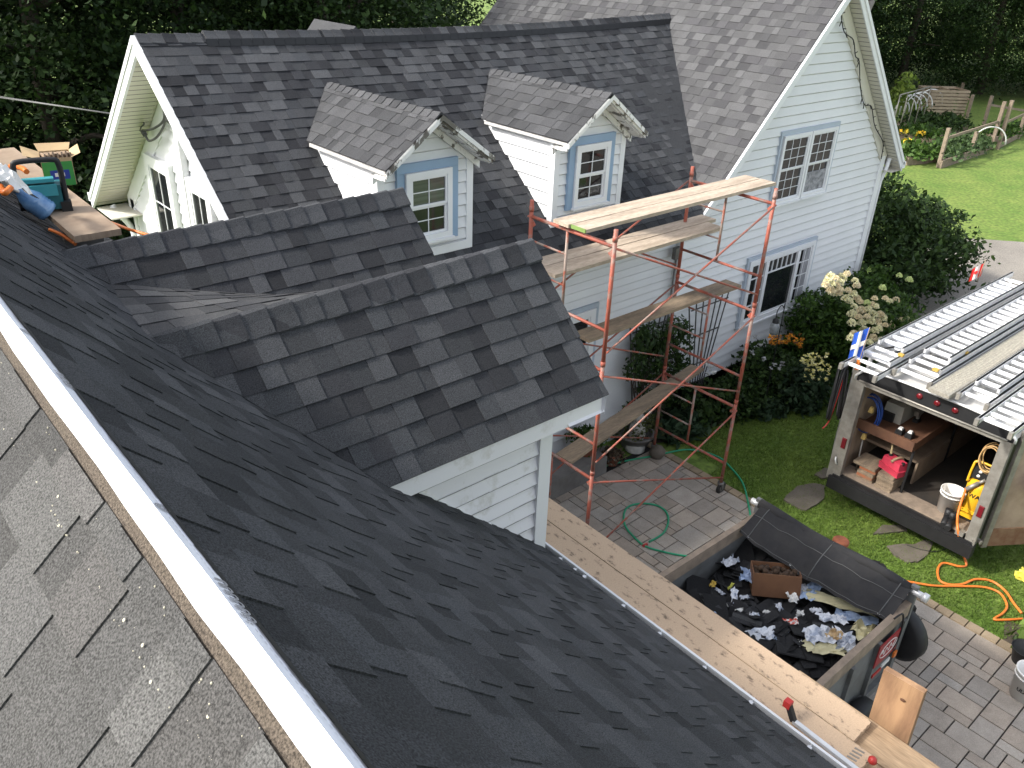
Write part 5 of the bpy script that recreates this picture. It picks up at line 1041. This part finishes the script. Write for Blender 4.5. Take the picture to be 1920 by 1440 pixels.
# ================================================================== plants
DG = [(.028, .055, .014), (.04, .075, .018), (.022, .045, .013), (.05, .09, .02)]
MG = [(.04, .085, .014), (.06, .12, .02), (.03, .065, .012), (.075, .14, .025)]
HOSTA = [(.03, .06, .03), (.045, .08, .04), (.06, .1, .05)]
def ell(rng, n, c, r, shell=.35):
    d = rng.normal(size=(n, 3)); d /= np.linalg.norm(d, axis=1)[:, None]; k = rng.uniform(shell, 1, n)**.5
    return np.array(c) + d*k[:, None]*np.array(r)
def sprays(rng, n, c, r, m_, sr, zmin=.0, shell=.4, flat=.35):
    """leaf points gathered in n flattened sprays spread through an ellipsoid: an uneven outline with gaps"""
    S = ell(rng, n, c, r, shell); S = S[S[:, 2] > zmin]; k = rng.uniform(.6, 1.3, len(S))*sr
    P = np.repeat(S, m_, 0); K = np.repeat(k, m_); d = rng.normal(size=P.shape)*.5; d[:, 2] *= flat; d[:, 2] -= .35*(d[:, 0]**2+d[:, 1]**2)
    P = P + d*K[:, None]; return P[P[:, 2] > .02]
def stems(c, n, h, spread, material, parent, r=.012, seed=0):
    rg = random.Random(seed); mb = MB()
    for k in range(n):
        a = rg.uniform(0, 6.28); q = spread*rg.uniform(.2, 1); b = Vector((c[0]+.06*math.cos(a), c[1]+.06*math.sin(a), c[2])); t = b+Vector((q*math.cos(a), q*math.sin(a), h*rg.uniform(.6, 1))); mb.tube([b, b.lerp(t, .5)+Vector((0, 0, .1*h)), t], [r, r*.8, r*.4], 5)
    mb.build('stem', material, parent)
def bush(name, label, cat, base, parts, size, pal, seed, n_stem=6, group=None, **k):
    t = thing(name, label, cat, base, group); rng = np.random.default_rng(seed); P = np.concatenate([sprays(rng, n, (x, y, z), r, m_, sr) for (x, y, z), r, n, m_, sr in parts])
    P = P - np.array(base); leaves('foliage', P, seed, size, t, pal=pal, **k)
    top = max(q[0][2] for q in parts); stems(base, n_stem, top, .5*max(q[1][0] for q in parts), BARK, t, .015, seed); return t, P
# big dark bush at the far corner of the white house
bush('lilac_bush', 'large dark leafy bush beyond the right corner of the white house', 'bush', (18.6, 7.6, 0),
     [((18.2, 8.0, 1.4), (1.6, 1.3, 1.4), 150, 34, .42), ((18.0, 8.4, 2.2), (1.0, .9, .95), 70, 32, .36), ((19.3, 7.6, 1.3), (1.4, 1.1, 1.1), 110, 34, .4), ((20.3, 7.9, 1.15), (1.0, .8, .8), 56, 30, .38), ((20.9, 8.1, 1.0), (.7, .6, .5), 26, 24, .3), ((17.4, 7.4, .9), (.8, .8, .9), 60, 30, .36)], .13, DG, 3, flat=.45)
# hydrangea
ht, HP = bush('hydrangea', 'green hydrangea bush with cream flower heads at the house corner', 'bush', (14.6, 6.6, 0),
     [((13.9, 6.9, .95), (.75, .6, .85), 120, 34, .28), ((14.7, 6.5, .8), (.8, .7, .75), 120, 34, .28), ((15.6, 6.5, .7), (.8, .6, .75), 90, 32, .28), ((15.9, 6.9, 1.2), (.35, .3, .6), 30, 26, .22), ((15.3, 7.0, 1.2), (.3, .3, .6), 26, 26, .22), ((14.0, 6.2, .4), (.5, .5, .4), 50, 30, .26)], .1, MG, 5, flat=.4)
def bloom(seed, col, r):
    rng = np.random.default_rng(seed); n = 260; d = rng.normal(size=(n, 3)); d /= np.linalg.norm(d, axis=1)[:, None]; d[:, 2] = np.abs(d[:, 2])*1.2-.25
    V, Fq, c = leaf_arrays(d*r*rng.uniform(.75, 1.05, n)[:, None], rng, r*.42, flat=.1, pal=[col], width=.9); return np_mesh('flower_head', V, Fq, c, PETAL)
bl = [bloom(1, (.95, .91, .6), .07), bloom(2, (.93, .82, .56), .068), bloom(3, (.7, .78, .36), .06)]
pix = [(1557, 520), (1567, 522), (1579, 521), (1588, 514), (1560, 533), (1558, 545), (1563, 550), (1573, 550), (1603, 527), (1606, 536), (1600, 552), (1607, 560), (1592, 565), (1612, 566), (1602, 575), (1615, 582), (1628, 580), (1635, 572), (1642, 575), (1650, 590), (1637, 590), (1625, 594), (1632, 603), (1645, 605), (1655, 597), (1610, 595), (1597, 606), (1655, 540), (1668, 565), (1680, 563), (1625, 568), (1690, 600), (1700, 596), (1710, 602), (1640, 620), (1637, 633), (1630, 642), (1601, 627), (1595, 634), (1608, 636), (1575, 530), (1548, 535), (1615, 606), (1660, 610), (1648, 617), (1590, 545), (1705, 525), (1686, 517), (1585, 560), (1640, 560), (1665, 600), (1672, 612), (1620, 620), (1612, 650), (1650, 640), (1660, 560), (1598, 590), (1570, 535), (1552, 528), (1575, 543)]
for k, (px, py) in enumerate(pix):
    y = 6.12-.45*max(0, (py-560)/100)+(.25 if px > 1660 else 0)+random.Random(k).uniform(-.12, .05); p = at(px, py, y=y); src = bl[2] if k in (27, 30, 46, 47) else bl[k % 2]; o = src.copy(); C.objects.link(o); o.parent = ht; o.location = p-ht.location; o.scale = (random.Random(k).uniform(.75, 1.2),)*3; o.rotation_euler = (0, 0, k)
for b in bl: bpy.data.objects.remove(b)
# low bed plants
def clump(name, label, cat, c, r, h, n, size, pal, seed, group=None, flowers=None, m_=22, flat=.4, sr=.2):
    t = thing(name, label, cat, (c[0], c[1], 0.01), group); rng = np.random.default_rng(seed); P = sprays(rng, n, (c[0], c[1], h*.5), (r, r*.8, h*.55), m_, sr)-np.array((c[0], c[1], .01)); leaves('foliage', P, seed, size, t, pal=pal, flat=flat)
    stems((c[0], c[1], 0), 5, h*.8, r*.6, mat('green_stem', (.05, .08, .025), .8), t, .006, seed)
    if flowers:
        nm, pts, s_, fp = flowers; P = np.array([Vector(q)-t.location for q in pts]); V, Fq, c_ = leaf_arrays(np.repeat(P, 9, 0)+np.random.default_rng(seed).normal(size=(len(P)*9, 3))*s_*.3, np.random.default_rng(seed+1), s_, flat=.75, pal=fp, width=.8); fo = np_mesh(nm, V, Fq, c_, PETAL, t); fo['kind'] = 'stuff'
    return t
rg = random.Random(12)
clump('perennial', 'tall dark perennial clump with grey seed heads under the picture window', 'plant', (12.05, 6.85), .55, 1.15, 110, .1, DG, 20)
clump('perennial', 'dark green perennial between the scaffold and the orange flowers', 'plant', (11.3, 6.8), .45, .75, 90, .1, DG, 21)
clump('perennial', 'broad leaved dark plant in front of the orange flowers', 'plant', (12.5, 6.35), .55, .7, 90, .14, HOSTA, 22)
clump('perennial', 'low dark shrub between the orange flowers and the hydrangea', 'plant', (13.4, 6.7), .45, .7, 80, .1, DG, 23)
clump('hosta', 'low hosta at the patio corner under the scaffold', 'plant', (9.95, 7.0), .35, .4, 40, .2, HOSTA, 24)
clump('perennial', 'bushy green plant below the right trellis', 'plant', (10.6, 7.0), .4, .7, 70, .1, DG, 25, flowers=('white_flowers', [at(1325, 683, y=6.9), at(1332, 690, y=6.9), at(1328, 700, y=6.9), at(1340, 698, y=6.8)], .06, [(.7, .7, .66)]))
clump('perennial', 'small leafy clump on the bed edge beside the lawn', 'plant', (11.7, 6.55), .35, .35, 40, .12, HOSTA, 26)
clump('coneflower', 'orange coneflowers in bloom beside the hanging lantern', 'flowers', (12.85, 6.85), .42, .7, 70, .08, MG, 27, flowers=('orange_blooms', [at(1443+rg.uniform(0, 62), 626+rg.uniform(0, 20)+max(0, 0), y=6.75+rg.uniform(-.2, .15)) for _ in range(46)]+[at(1490+k*1.6, 640+k*1.3, y=6.6) for k in range(8)], .042, [(.75, .28, .01), (.8, .36, .02), (.65, .2, .01), (.12, .05, .02)]))
clump('tickseed', 'airy yellow flowers at the lawn edge right of the coneflowers', 'flowers', (13.0, 6.05), .5, .5, 60, .05, MG, 28, sr=.25, flowers=('yellow_blooms', [at(1504+rg.uniform(0, 52), 662+rg.uniform(0, 58)+0, y=6.1+rg.uniform(-.2, .2)) for _ in range(75)], .04, [(.75, .68, .2), (.78, .74, .4)]))
clump('allium', 'pale round seed heads on stalks in the dark flower bed', 'flowers', (11.9, 6.5), .3, .5, 20, .1, DG, 29, flowers=('seed_heads', [at(x, y, y=6.4) for x, y in ((1410, 660), (1433, 672), (1452, 684), (1465, 684), (1445, 690), (1424, 645), (1418, 632), (1466, 680), (1461, 690))], .05, [(.35, .35, .34)]))
clump('daylily', 'arching green lily leaves with a yellow bloom at the right lawn edge', 'flowers', (9.75, .95), .35, .5, 60, .2, [(.1, .17, .03), (.14, .21, .05)], 30, flat=.05, sr=.3, flowers=('yellow_blooms', [at(1917, 1080, z=.55), at(1913, 1076, z=.55)], .1, [(.8, .7, .1)]))
clump('ground_cover', 'feathery grey green clump on dark soil at the patio edge', 'plant', (9.55, .95), .35, .28, 60, .06, [(.07, .11, .04), (.09, .13, .05)], 31)
sheet('corner_soil', [(9.34, .2), (9.9, .2), (10.0, 1.1), (9.75, 1.65), (9.34, 1.5)], .014, SOIL)
# trellises with roses
def trellis(label, x, y, h, w_, seed):
    t = thing('trellis', label, 'trellis', (x, y, 0)); 
    for k in range(7):
        a = (k-3)/3; mb = MB(); mb.beam((x+a*.05, y, 0), (x+a*w_*.55, y+.02*abs(a), h*(1-.03*abs(a))), .02, .014, (0, 1, 0)); mb.build('slat', mat('grey_trellis', (.05, .048, .045), .8, col2=(.09, .085, .08), vs=6), t)
    for v in (.45, .7, .93): mb = MB(); mb.beam((x-w_*.55*v, y-.012, h*v), (x+w_*.55*v, y-.012, h*v), .012, .02); mb.build('crossbar', MATS['grey_trellis'], t)
    return t
trellis('fan trellis behind the left climbing rose on the white wall', 9.32, 7.36, 2.15, .75, 1); trellis('fan trellis at the right, with little growing on it', 10.75, 7.3, 2.2, .95, 2)
def climber(label, pts, seed):
    o = pts[0][0]; t = thing('climbing_rose', label, 'climber', (o[0], 7.22, 0)); rng = np.random.default_rng(seed); P = np.concatenate([ell(rng, n, (c[0], 7.2, c[1]), (r, .12, rz), .2) for c, r, rz, n in pts]); leaves('foliage', P-np.array((o[0], 7.22, 0)), seed, .075, t, pal=DG, flat=.2)
    rg = random.Random(seed); mb = MB()
    for k in range(7): mb.tube(smooth_path([(o[0]+rg.uniform(-.1, .1), 7.25, .02), (o[0]+rg.uniform(-.15, .15), 7.22, .7), (o[0]+rg.uniform(-.3, .3), 7.22, 1.3), (o[0]+rg.uniform(-.45, .45), 7.24, 1.9)], 4), .01, 5)
    mb.build('stem', BARK, t)
climber('climbing rose with bare lower stems on the left wall trellis', [((9.15, 1.85), .38, .36, 640), ((9.3, 1.45), .38, .34, 480), ((8.85, 1.5), .2, .25, 120), ((9.2, 1.0), .15, .35, 120), ((8.95, .7), .25, .3, 60), ((9.0, 2.05), .12, .12, 40), ((8.8, 2.3), .08, .05, 20)], 41)
climber('leafy climbing rose to the right of the downpipe', [((9.75, 1.85), .32, .32, 320), ((10.0, 1.6), .34, .34, 320), ((9.85, 1.1), .38, .35, 420), ((10.1, 1.0), .3, .3, 260), ((9.8, .6), .3, .3, 200)], 42)
# pots by the wall, stone step, statue
mb = MB(); mb.box(6.9, 8.15, 6.9, 7.4, .01, .32, taper=.01); tag(mb.build('stone_step', CONC), 'grey concrete step against the white house wall', 'step')
def pot(label, x, y, z, r, h, material, pal, seed, fh, fr_):
    t = thing('potted_plant', label, 'potted plant', (x, y, z)); mb = MB(); mb.lathe((x, y, z), [(r*.7, 0), (r, h), (r*1.08, h), (r*1.08, h+.03), (r*.9, h+.03), (r*.85, h-.03), (.001, h-.03)], 20); mb.build('plant_pot', material, t)
    rng = np.random.default_rng(seed); P = sprays(rng, 40, (x, y, z+h+fh*.4), (fr_, fr_, fh*.5), 18, .12)-np.array((x, y, z)); leaves('foliage', P, seed, .06, t, pal=pal, flat=.3)
p = at(1100, 795, y=7.2); pot('round potted plant on the step beside the wall', p.x, 7.15, .33, .16, .2, TERRA, MG, 51, .3, .22)
p = at(1147, 862, z=.1); pot('small woven pot of dried stems on the patio', p.x, p.y, .03, .13, .17, TERRA, [(.1, .075, .05), (.16, .12, .08)], 52, .1, .1)
p = at(1190, 835, z=.1); pot('wide planter of yellow green foliage at the patio edge', p.x+.1, p.y+.1, .03, .3, .22, CONC, [(.09, .11, .03), (.12, .13, .05), (.06, .08, .025)], 53, .4, .42)
p = at(1130, 846, z=.2); t = thing('stone_bowl', 'low dark stone bowl on the step by the pots', 'bowl', (p.x, p.y, .03)); mb = MB(); mb.lathe((p.x, p.y, .03), [(.12, 0), (.22, .12), (.23, .14), (.19, .13), (.001, .08)], 20); mb.build('bowl', CONC, t)
p = at(1232, 850, z=.1); mb = MB(); mb.blob((p.x, p.y, .12), .13, 6, 12, 8, .1, (1, 1, .9)); tag(mb.build('garden_stone', STONE), 'rounded dark stone at the end of the green hose', 'stone')
p = at(1196, 795, z=.5); t = thing('garden_statue', 'pale stone garden figure standing among the potted foliage', 'statue', (p.x, p.y, .03)); mb = MB(); mb.lathe((p.x, p.y, .03), [(.16, 0), (.16, .1), (.1, .12), (.14, .3), (.12, .45), (.06, .52)], 16); mb.blob((p.x, p.y, .62), .09, 2, 12, 8, .05); mb.build('figure', mat('pale_stone', (.5, .48, .43), .85, col2=(.3, .29, .26), vs=6), t)
# lantern on a shepherd's hook
p0 = at(1449, 682, z=0.05); p0.y = 6.55; p0 = at(1449, 682, y=6.45); hx, hy = p0.x, 6.45; top = at(1463, 580, y=hy); t = thing('garden_lantern', "glass lantern hanging from a black shepherd's hook", 'lantern', (hx, hy, 0))
mb = MB(); mb.tube(smooth_path([(hx, hy, 0), (hx, hy, top.z-.1), (hx-.02, hy, top.z), (hx-.1, hy, top.z+.06), (hx-.19, hy, top.z), (hx-.2, hy, top.z-.1), (hx-.17, hy, top.z-.14)], 5), .009, 6); mb.build('hook', BLACK, t)
lx, lz = hx-.18, top.z-.42; mb = MB(); mb.lathe((lx, hy, lz), [(.001, 0), (.06, 0), (.075, .02), (.075, .17), (.05, .2)], 16); mb.build('glass', mat('lantern_glass', (.3, .32, .33), .1, var=.4, vs=14), t); mb = MB(); mb.lathe((lx, hy, lz+.2), [(.055, 0), (.05, .05), (.02, .08), (.008, .12)], 14); mb.build('lid', BLACK, t)
# flagstones in the grass
def flag_stone(label, px, seed):
    q = [at(a, b, z=.02) for a, b in px]; c = sum(q, Vector())/len(q); rg = random.Random(seed); pts = []
    for i in range(len(q)):
        a, b = q[i], q[(i+1) % len(q)]
        for k in range(4): v = a.lerp(b, k/4); v = c+(v-c)*(1+rg.uniform(-.04, .05)); pts.append((v.x-c.x, v.y-c.y))
    if sum(a[0]*b[1]-b[0]*a[1] for a, b in zip(pts, pts[1:]+pts[:1])) < 0: pts = pts[::-1]
    mb = MB(); mb.prism(Fr((c.x, c.y, 0), (1, 0, 0), (0, 1, 0), (0, 0, 1)), pts, -.02, .03); return tag(mb.build('stepping_stone', STONE), label, 'stepping stone', 'stepping stones in the lawn')
flag_stone('flagstone in the grass nearest the patio corner and scaffold', [(1468, 937), (1495, 912), (1530, 906), (1546, 912), (1545, 935), (1512, 958), (1490, 950)], 1)
flag_stone('flagstone sunk in grass below the left trailer corner', [(1528, 890), (1545, 878), (1565, 880), (1562, 895), (1540, 897)], 2)
flag_stone('grassed over flagstone under the middle of the trailer bumper', [(1636, 1002), (1655, 985), (1700, 985), (1700, 996), (1660, 1000)], 3)
flag_stone('flagstone with the thin black cord lying across it', [(1662, 1024), (1690, 1020), (1712, 1022), (1735, 1012), (1748, 1018), (1740, 1040), (1720, 1053), (1700, 1055), (1680, 1042)], 4)
# grass near the camera side
rng = np.random.default_rng(7); n = 130000; X = rng.uniform(9.38, 14.5, n); Y = rng.uniform(-.2, 6.7, n); keep = ~((Y > 6.85-(X-10)*.02) | ((X < 9.7) & (Y > 5.9)))
keep &= ~((Y < 1.5) & (X < 9.95))
X, Y = X[keep], Y[keep]; n = len(X); h = rng.uniform(.02, .05, n)*np.where(X < 11, 1, .8); a = rng.uniform(0, 6.28, n); wd = rng.uniform(.004, .009, n); lean = rng.normal(size=(n, 2))*.03
V = np.zeros((n, 3, 3)); V[:, 0] = np.stack([X-wd*np.cos(a), Y-wd*np.sin(a), np.zeros(n)], 1); V[:, 1] = np.stack([X+wd*np.cos(a), Y+wd*np.sin(a), np.zeros(n)], 1); V[:, 2] = np.stack([X+lean[:, 0], Y+lean[:, 1], h], 1)
patch = .5+.5*np.sin(X*2.1+np.sin(Y*1.7)*2)*np.sin(Y*1.9+1); col = np.array((.11, .19, .028))*(1-patch[:, None]) + np.array((.165, .24, .042))*patch[:, None]; col = col*rng.uniform(.6, 1.35, n)[:, None]
g = np_mesh('grass', V.reshape(-1, 3), np.arange(n*3).reshape(n, 3), col, LEAF); g['kind'] = 'stuff'
# ================================================================== vegetable garden far right
def raised_bed(label, px, z, seed, pal, nf=None, dens=40):
    q = [at(a, b, z=z) for a, b in px]; c = sum(q, Vector())/4; t = thing('raised_bed', label, 'garden bed', (c.x, c.y, 0)); mb = MB()
    for a, b in zip(q, q[1:]+q[:1]): mb.beam(Vector((a.x, a.y, .15)), Vector((b.x, b.y, .15)), .07, .3)
    mb.build('bed_frame', WOOD_GREY, t); mb = MB(); mb.face([(v.x, v.y, .24) for v in q]); mb.build('bed_soil', SOIL, t)
    rng = np.random.default_rng(seed); uv = rng.uniform(.08, .92, (dens, 2)); Q = [np.array(v) for v in q]; S = [(Q[0]*(1-u)+Q[1]*u)*(1-v)+(Q[3]*(1-u)+Q[2]*u)*v for u, v in uv]; P = np.repeat(np.array(S), 20, 0); P[:, 2] = .3; P += rng.normal(size=P.shape)*np.array((.3, .3, .16)); P[:, 2] = np.abs(P[:, 2]-.25)+.25
    vg = leaves('vegetables', P-np.array((c.x, c.y, 0)), seed, .22, t, pal=pal, flat=.4); vg['kind'] = 'stuff'
    if nf:
        S = [np.array(at(a+random.Random(k*31+a).uniform(-9, 9), b+random.Random(k*17+b).uniform(-4, 4), z=.5)) for a, b, cnt in nf[1] for k in range(cnt)]; V, Fq, cc = leaf_arrays(np.array(S)-np.array((c.x, c.y, 0)), rng, .15, flat=.5, pal=nf[0], width=.9); np_mesh('blooms', V, Fq, cc, PETAL, t)
raised_bed('raised bed of leafy greens nearest the white eave', [(1697, 278), (1745, 272), (1768, 290), (1702, 298)], .25, 61, MG)
raised_bed('raised bed with yellow and orange flowers in the garden', [(1688, 243), (1740, 252), (1752, 260), (1690, 250)], .25, 62, MG, ([(.75, .45, .02), (.8, .6, .05)], [(1696, 246, 14), (1726, 250, 12), (1698, 263, 14)]))
raised_bed('raised bed of bushy dark plants before the slatted bin', [(1735, 232), (1765, 245), (1815, 236), (1775, 222)], .25, 63, DG, dens=70)
raised_bed('narrow grey raised bed at the left back of the garden', [(1685, 238), (1745, 222), (1738, 218), (1684, 230)], .25, 64, DG, dens=18)
raised_bed('raised bed of vines inside the front fence', [(1765, 306), (1850, 278), (1830, 258), (1775, 275)], .2, 65, [(.06, .1, .035), (.08, .13, .05)], dens=70)
raised_bed('raised bed at the right behind the tall fence posts', [(1862, 262), (1918, 246), (1905, 236), (1850, 250)], .2, 66, MG, dens=50)
raised_bed('small raised bed tucked beside the eave corner', [(1700, 300), (1740, 297), (1728, 290), (1700, 292)], .2, 67, MG, dens=14)
fence = thing('garden_fence', 'rough wooden post and rail fence around the vegetable garden', 'fence', tuple(at(1760, 314, z=0)))
posts = {}
for k, (bx, by, tx, ty) in enumerate(((1759, 314, 1779, 240), (1818, 294, 1822, 252), (1857, 280, 1882, 190), (1870, 280, 1898, 188), (1843, 238, 1861, 180), (1812, 222, 1828, 178), (1908, 260, 1920, 220), (1728, 200, 1733, 168), (1797, 190, 1794, 168))):
    b = at(bx, by, z=0); h = at(tx, ty, x=b.x).z; h = min(max(h, 1.0), 2.9); posts[k] = (b, h); mb = MB(); mb.beam(b, b+Vector((0, 0, h)), .13, .13, (1, 0, 0)); mb.build('post', WOOD_GREY, fence)
def rail(p, q, w_=.1): mb = MB(); mb.beam(p, q, .05, w_); mb.build('rail', WOOD_GREY, fence)
def on(k, z): return posts[k][0]+Vector((0, 0, z))
rail(on(0, 1.1), on(2, 1.15)); rail(on(3, 1.1), on(6, 1.1)); rail(on(0, .12), on(2, .12), .2); rail(on(3, .12), on(6, .12), .2); rail(on(7, posts[7][1]-.15), on(5, posts[5][1]-.25)); rail(on(4, posts[4][1]-.4), at(1925, 208, x=on(4, 0).x+2))
a, b = at(1733, 222, z=0), at(1808, 232, z=0); a, b = at(1735, 218, z=0), at(1806, 220, z=0); t = thing('slat_bin', 'pale slatted wooden compost bin at the back of the garden', 'compost bin', (a+b)/2); d = (b-a); L_ = d.length; d.normalize(); bk = Vector((d.y*-1, d.x, 0)); bk = bk if bk.dot(a-Vector((0, 0, 0))) > 0 else -bk
for side, (p, q) in {'front': (a, b), 'back': (a+bk*1.4, b+bk*1.4), 'l': (a, a+bk*1.4), 'r': (b, b+bk*1.4), 'm': (a.lerp(b, .55), a.lerp(b, .55)+bk*1.4)}.items():
    mb = MB()
    for k in range(8): mb.beam(p+Vector((0, 0, .1+k*.16)), q+Vector((0, 0, .1+k*.16)), .03, .11)
    mb.build('slat_wall', mat('pale_slats', (.42, .33, .23), .8, var=.3, vs=3), t)
HG = 'white tunnel hoops over the garden bed'
for k, (x, y) in enumerate(((1679, 205), (1692, 204), (1703, 202), (1713, 199), (1723, 196), (1743, 190))):
    c = at(x, y+4, z=.6); r = .62; mb = MB(); mb.tube([c+Vector((r*math.cos(q)*.7, -r*math.cos(q)*.7, r*math.sin(q)*1.1)) for q in np.linspace(0, math.pi, 14)]+[c+Vector((-r*.7, r*.7, -.45))], .03, 6)
    tag(mb.build('tunnel_hoop', WHITE_P), ('white tunnel hoop at the right end of the row, nearest the slatted bin' if k == 5 else 'white tunnel hoop cut by the white eave, leftmost of its row' if k == 0 else 'white half round hoop in the middle of the row over the garden bed'), 'hoop', HG)
c = at(1853, 270, z=.3); mb = MB(); mb.tube([c+Vector((.7*math.cos(q)*.7, -.7*math.cos(q)*.7, .7*math.sin(q))) for q in np.linspace(0, math.pi, 14)], .03, 6); tag(mb.build('tunnel_hoop', WHITE_P), 'single white hoop standing by the tall front fence posts', 'hoop')
b = at(1705, 200, z=0); t = thing('vine_trellis', 'thin metal trellis frame with climbing vines at the garden back', 'trellis', b); q0, q1 = at(1688, 178, z=1.9), at(1746, 162, z=1.9); mb = MB(); mb.tube([q0, q1], .03, 6)
for k in range(5): q = q0.lerp(q1, k/4); mb.tube([q, Vector((q.x, q.y, 0))], .025, 6)
mb.build('trellis_bars', GALV, t)
rng = np.random.default_rng(3); P = np.concatenate([ell(rng, 90, tuple(at(x, y, z=z)), (.5, .5, .5), .1) for x, y, z in ((1682, 185, 1.3), (1695, 165, 1.8), (1702, 155, 2.2), (1690, 175, 1.5), (1722, 205, .6))])-np.array(b); leaves('vines', P, 5, .22, t, pal=[(.12, .18, .03), (.16, .22, .04)], flat=.3)

# ================================================================== woodland
def tree_mesh(seed, h, cr, n_spray, m_, leaf, pal):
    """tapered trunk with limbs, crown of layered drooping sprays reaching low"""
    rng = np.random.default_rng(seed); rg = random.Random(seed)
    S = []; 
    while len(S) < n_spray:
        z = rg.uniform(.06, 1)*h; e = math.sin(math.pi*min(1, (z/h)*.85+.15))**.7*cr; a = rg.uniform(0, 6.283); q = e*math.sqrt(rg.uniform(.12, 1))*(1+.25*math.sin(a*3+seed)); S.append((q*math.cos(a), q*math.sin(a), z))
    S = np.array(S); k = rng.uniform(.7, 1.5, len(S)); P = np.repeat(S, m_, 0); K = np.repeat(k, m_)[:, None]; d = rng.normal(size=P.shape)*.55; d[:, 2] *= .22; d[:, 2] -= .3*(d[:, 0]**2+d[:, 1]**2)
    V, Fq, c = leaf_arrays(P+d*K, rng, leaf, flat=.62, pal=pal, droop=.35, width=.7); tint = np.repeat(rng.uniform(.7, 1.3, len(S)), m_); c = c*tint[:, None]
    crown = np_mesh('crown', V, Fq, c, LEAF); mb = MB(); mb.tube([(0, 0, -.2), (.1, .05, h*.3), (-.1, .1, h*.6), (.05, 0, h*.9)], [.26, .2, .13, .04], 8)
    for i in range(9):
        z = h*(.15+.07*i); a = i*2.4; L_ = cr*.75*(1-.05*i); mb.tube([(0, 0, z), (L_*.5*math.cos(a), L_*.5*math.sin(a), z+.5), (L_*math.cos(a), L_*math.sin(a), z+.6)], [.09, .06, .02], 5)
    trunk = mb.build('trunk', BARK); return crown, trunk
PA, PB = [(.022, .045, .012), (.03, .06, .014), (.018, .038, .012), (.036, .066, .016)], [(.03, .06, .015), (.042, .078, .018), (.025, .05, .014)]
protos = [tree_mesh(1, 13, 4.2, 360, 170, .115, PA), tree_mesh(2, 15, 4.8, 400, 170, .12, PA), tree_mesh(3, 11, 3.8, 320, 160, .11, PB), tree_mesh(4, 14, 4.4, 370, 160, .125, PB)]
rg = random.Random(44)
def plant_tree(k, x, y, s, label, group, name='maple_tree'):
    t = thing(name, label, 'tree', (x, y, 0), group); t.rotation_euler = (0, 0, rg.uniform(0, 6.28)); t.scale = (s, s, s*rg.uniform(.9, 1.1))
    for src in protos[k]: o = src.copy(); C.objects.link(o); o.parent = t
    return t
LT = 'shaded leafy tree in the dark wood behind the dormered roof'; RT = 'shaded leafy tree in the dark wood behind the vegetable garden'; G1, G2 = 'trees in the wood behind the dormered roof', 'trees in the wood behind the garden'
left = [(-11, 21), (-7, 23), (-3, 20.5), (1, 22), (4.5, 20), (8, 21.5), (11, 19.8), (-9, 28), (-4, 28), (1, 28), (6, 27), (10.5, 27), (15, 26), (19, 31), (-13, 34), (-5, 36), (3, 35), (10, 34), (17, 36), (25, 38)]
for i, (x, y) in enumerate(left): plant_tree(i % 4, x, y, rg.uniform(.85, 1.15), LT, G1)
right = [(33, 24), (37, 27), (42, 26), (46, 26), (51, 24), (55, 21), (58, 17.5), (62, 14), (40, 33), (48, 33), (56, 29), (62, 23), (66, 19), (70, 13), (34, 34), (58, 36), (68, 30), (76, 22)]
for i, (x, y) in enumerate(right): plant_tree((i+1) % 4, x, y, rg.uniform(.9, 1.2), RT, G2)
for c, tr in protos: bpy.data.objects.remove(c); bpy.data.objects.remove(tr)
a = at(1625, 22, y=20); b = at(1645, -20, y=21.5); t = thing('leaning_trunk', 'pale bare leaning trunk just beyond the tall gable peak', 'tree', (a.x-.6, 19, 0)); mb = MB(); mb.tube([(a.x-.6, 19, 0), a+(a-b)*1.5, a, b, b+(b-a)*2], [.22, .18, .16, .15, .1], 8); mb.build('trunk', mat('pale_bark', (.3, .27, .23), .9, col2=(.16, .14, .12), vs=7), t)
